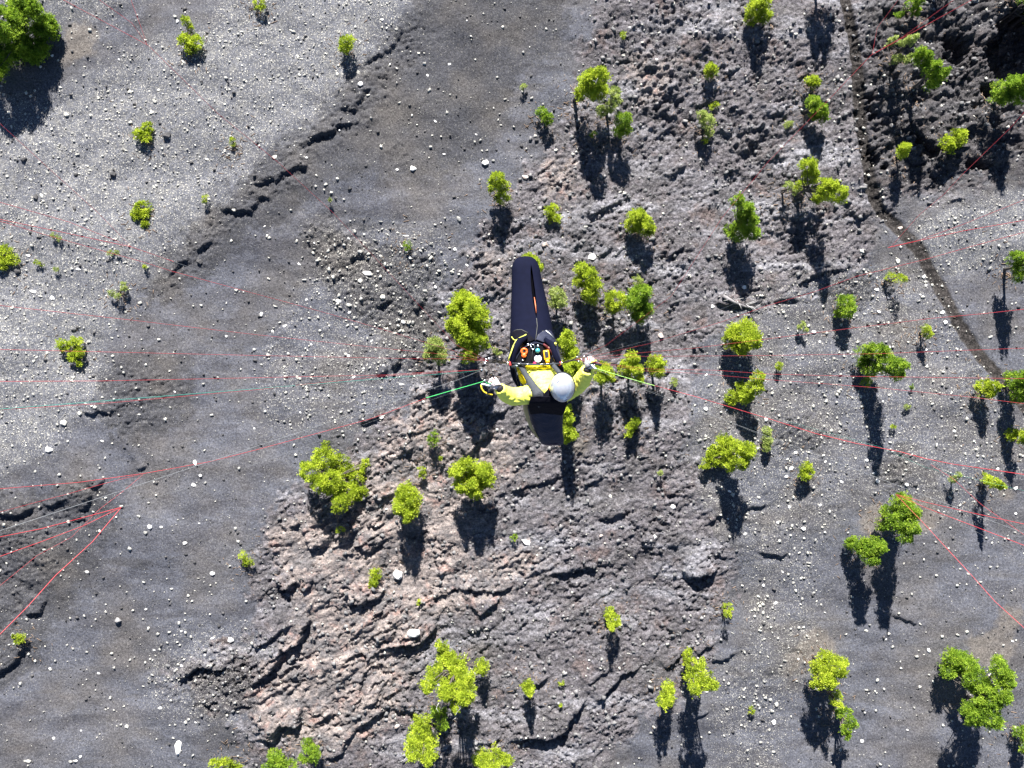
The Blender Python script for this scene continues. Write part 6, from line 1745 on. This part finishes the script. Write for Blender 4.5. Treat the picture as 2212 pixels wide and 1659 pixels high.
line([BL, (1000, 801), (936, 806)] + [(830, 812), (553, 842), (220, 872), (0, 885)], -1, LINE_RED, .0014, left)
line([BL, (1010, 803), (950, 808), (900, 812)] , -1, LINE_TEAL, .0022, left)
line([BL, (1010, 812), (985, 822), (900, 850)], -1, LINE_GREY, .0018, left)
line([(1046, 823.5, 7.62), (985, 841, 7.1), (924, 858.7, 6.7)] + [(920, 859.5, 6.66)], -1, LINE_GREEN, .0042, left)
line([(924, 858.7, 6.7), (800, 905), (553, 972), (450, 998), (345, 1017), (310, 1023), (170, 1042), (0, 1056)], -1, LINE_RED, .0022, left)
line([(345, 1016), (290, 1028), (220, 1046), (150, 1066), (60, 1090)], -1, LINE_RED, .0011, left)
line([(310, 1024), (270, 1058), (215, 1100), (155, 1160), (80, 1200), (0, 1265)], -1, LINE_RED, .0009, left)
K = (262, 1096)
line([(1040, 826, 7.6), (900, 875), (600, 985), (400, 1055), K], -1, LINE_GREY, .0006, left)
line([K, (180, 1118), (90, 1142), (0, 1160)], -1, LINE_RED, .0026, left)
line([K, (180, 1136), (90, 1170), (0, 1202)], -1, LINE_RED, .0022, left)
line([K, (200, 1170), (120, 1243), (60, 1310), (0, 1370)], -1, LINE_RED, .0026, left)
for (pts, mt, r) in (
        ([RR, (1310, 745), (1450, 640), (1560, 470), (1659, 350), (1789, 217), (1841, 162), (1882, 119), (1990, 60), (2099, 0)], LINE_RED, .0022),
        ([(1882, 119), (1950, 80), (2060, 0)], LINE_RED, .0014), ([(1884, 118), (1895, 60), (1940, 0)], LINE_RED, .0012),
        ([RR, (1400, 735), (1600, 650), (1760, 580), (1918, 535)], LINE_GREY, .0009),
        ([(1918, 535), (1990, 519), (2080, 499), (2212, 476)], LINE_RED, .0022), ([(1920, 534), (1985, 519), (2080, 485), (2212, 432)], LINE_RED, .0016),
        ([(1925, 533), (1985, 465), (2039, 420), (2079, 377), (2184, 275), (2250, 200)], LINE_RED, .0014),
        ([RR, (1400, 743), (1560, 695), (1659, 660), (1760, 630), (1850, 597), (2000, 560), (2100, 532), (2212, 502)], LINE_RED, .0018),
        ([RR, (1350, 765), (1500, 752), (1659, 732), (1800, 714), (2010, 688), (2120, 678), (2212, 668)], LINE_RED, .0018),
        ([RR, (1380, 770), (1659, 768), (1900, 764), (2212, 752)], LINE_RED, .0015),
        ([RR, (1400, 797), (1550, 800), (1659, 808), (1850, 813), (2212, 818)], LINE_RED, .0015),
        ([RR, (1400, 802), (1500, 806), (1659, 820), (1900, 838), (2100, 858), (2212, 872)], LINE_RED, .0013),
        ([(1700, 910), (1900, 965), (2000, 1010), (2212, 1060)], LINE_TEAL, .0007)):
    line(pts, 1, mt, r, right)
line([(1288, 796, 7.62), (1350, 815, 7.1), (1410, 832, 6.6), (1414, 833, 6.57)], 1, LINE_LIME, .0036, right)
line([(1410, 832, 6.6), (1500, 856), (1659, 904), (1760, 936), (1850, 958), (1945, 976), (2000, 991), (2060, 1003), (2212, 1025)], 1, LINE_RED, .0026, right)
line([(1288, 798, 7.62), (1350, 826), (1440, 860)], 1, LINE_GREY, .0012, right)
line([(2010, 1003), (2060, 1035), (2120, 1090), (2212, 1155)], 1, LINE_RED, .0010, right)
T_ = (1935, 1068)
line([(1290, 800, 7.6), (1500, 880), (1800, 1005), T_], 1, LINE_GREY, .0005, right)
line([T_, (2000, 1085), (2100, 1108), (2212, 1132)], 1, LINE_RED, .0022, right)
line([T_, (2000, 1097), (2100, 1135), (2212, 1178)], 1, LINE_RED, .0019, right)
line([T_, (1995, 1130), (2050, 1190), (2100, 1244), (2150, 1300), (2212, 1356)], 1, LINE_RED, .0018, right)
# risers with their links
for (nm, parent, a, b, ends) in (('riser', left, CR(715, 948, 8.05), dp(*RL), ((1050, 776), (1049, 781), (1048, 785), (1056, 774))), ('riser', right, CR(1110, 948, 8.05), dp(*RR), ((1247, 771), (1256, 776), (1262, 770), (1250, 780)))):
    for k, (ex, ey) in enumerate(ends):
        e = dp(ex, ey, 7.58)
        v, f = tube([a, a.lerp(b, .5) + Vector((0, .006 * (k - 1), 0)), e], [.005, .004, .0035], 6, flat=.5)
        mesh_obj(nm, v, f, RISERM, parent)
        v, f = ellipsoid(e, .011, .008, .008, 10, 6)
        mesh_obj('quick_link', v, f, STEEL, parent)
    v, f = ellipsoid(a + (b - a) * .08, .015, .013, .012, 12, 8)
    mesh_obj('quick_link', v, f, STEEL, parent)
# pulley strap on the left
v, f = tube([dp(1046, 799, 7.56), dp(1048, 812, 7.6), dp(1048, 822, 7.62)], [.005, .007, .005], 6)
mesh_obj('pulley_strap', v, f, RISERM, left)
for q in ((1041, 799, 7.55), (1047, 822, 7.60)):
    v, f = ellipsoid(dp(*q), .014, .010, .010, 10, 6)
    mesh_obj('pulley', v, f, STEEL, left)

bh = empty('brake_handle', TL(.08, 0, -.03))
pts = [CR(575, 1122, 7.78), CR(545, 1116, 7.77), CR(512, 1106, 7.76), CR(500, 1112, 7.76)]
tag(mesh_obj('strap', *tube(pts, [.010, .010, .009, .007], 8), simple('pale_blue_webbing', (.55, .62, .70), .6), bh), label='pale blue strap')
pts = [CR(500, 1112, 7.76), CR(503, 1140, 7.77), CR(520, 1165, 7.78), CR(550, 1183, 7.79), CR(588, 1190, 7.80)]
tag(mesh_obj('loop', *tube(pts, .0075, 8), simple('yellow_webbing', (.75, .52, .03), .6), bh), label='yellow loop')
mesh_obj('grip', *tube([TL(.098, .045, -.034), TL(.098, 0, -.036), TL(.098, -.045, -.034)], .011, 10), GLOVEB, bh)
mesh_obj('brake_cord', *tube([dp(1046, 823.5, 7.62), CR(560, 1108, 7.72), TL(.09, .02, -.01)], .003, 6), LINE_GREEN, bh)
tag(bh, 'blue and yellow brake handle in the left glove', 'brake handle')
bh = empty('brake_handle', TR(.08, 0, -.03))
mesh_obj('strap', *tube([CR(1345, 935, 7.68), CR(1385, 948, 7.68), CR(1425, 962, 7.69)], [.016, .015, .012], 10, flat=.6), STRAPM, bh)
tag(mesh_obj('tab', *tube([CR(1335, 948, 7.67), CR(1360, 935, 7.66), CR(1386, 924, 7.66)], [.006, .007, .006], 8), CORDY, bh), label='lime tab')
mesh_obj('grip', *tube([TR(.098, .045, -.034), TR(.098, 0, -.036), TR(.098, -.045, -.034)], .011, 10), GLOVEB, bh)
mesh_obj('brake_cord', *tube([dp(1288, 796, 7.62), CR(1375, 985, 7.66), TR(.09, -.02, 0)], [.004, .009, .006], 8), simple('pale_blue_cord', (.45, .6, .7), .6), bh)
tag(bh, 'dark brake handle with a lime tab in the right glove', 'brake handle')
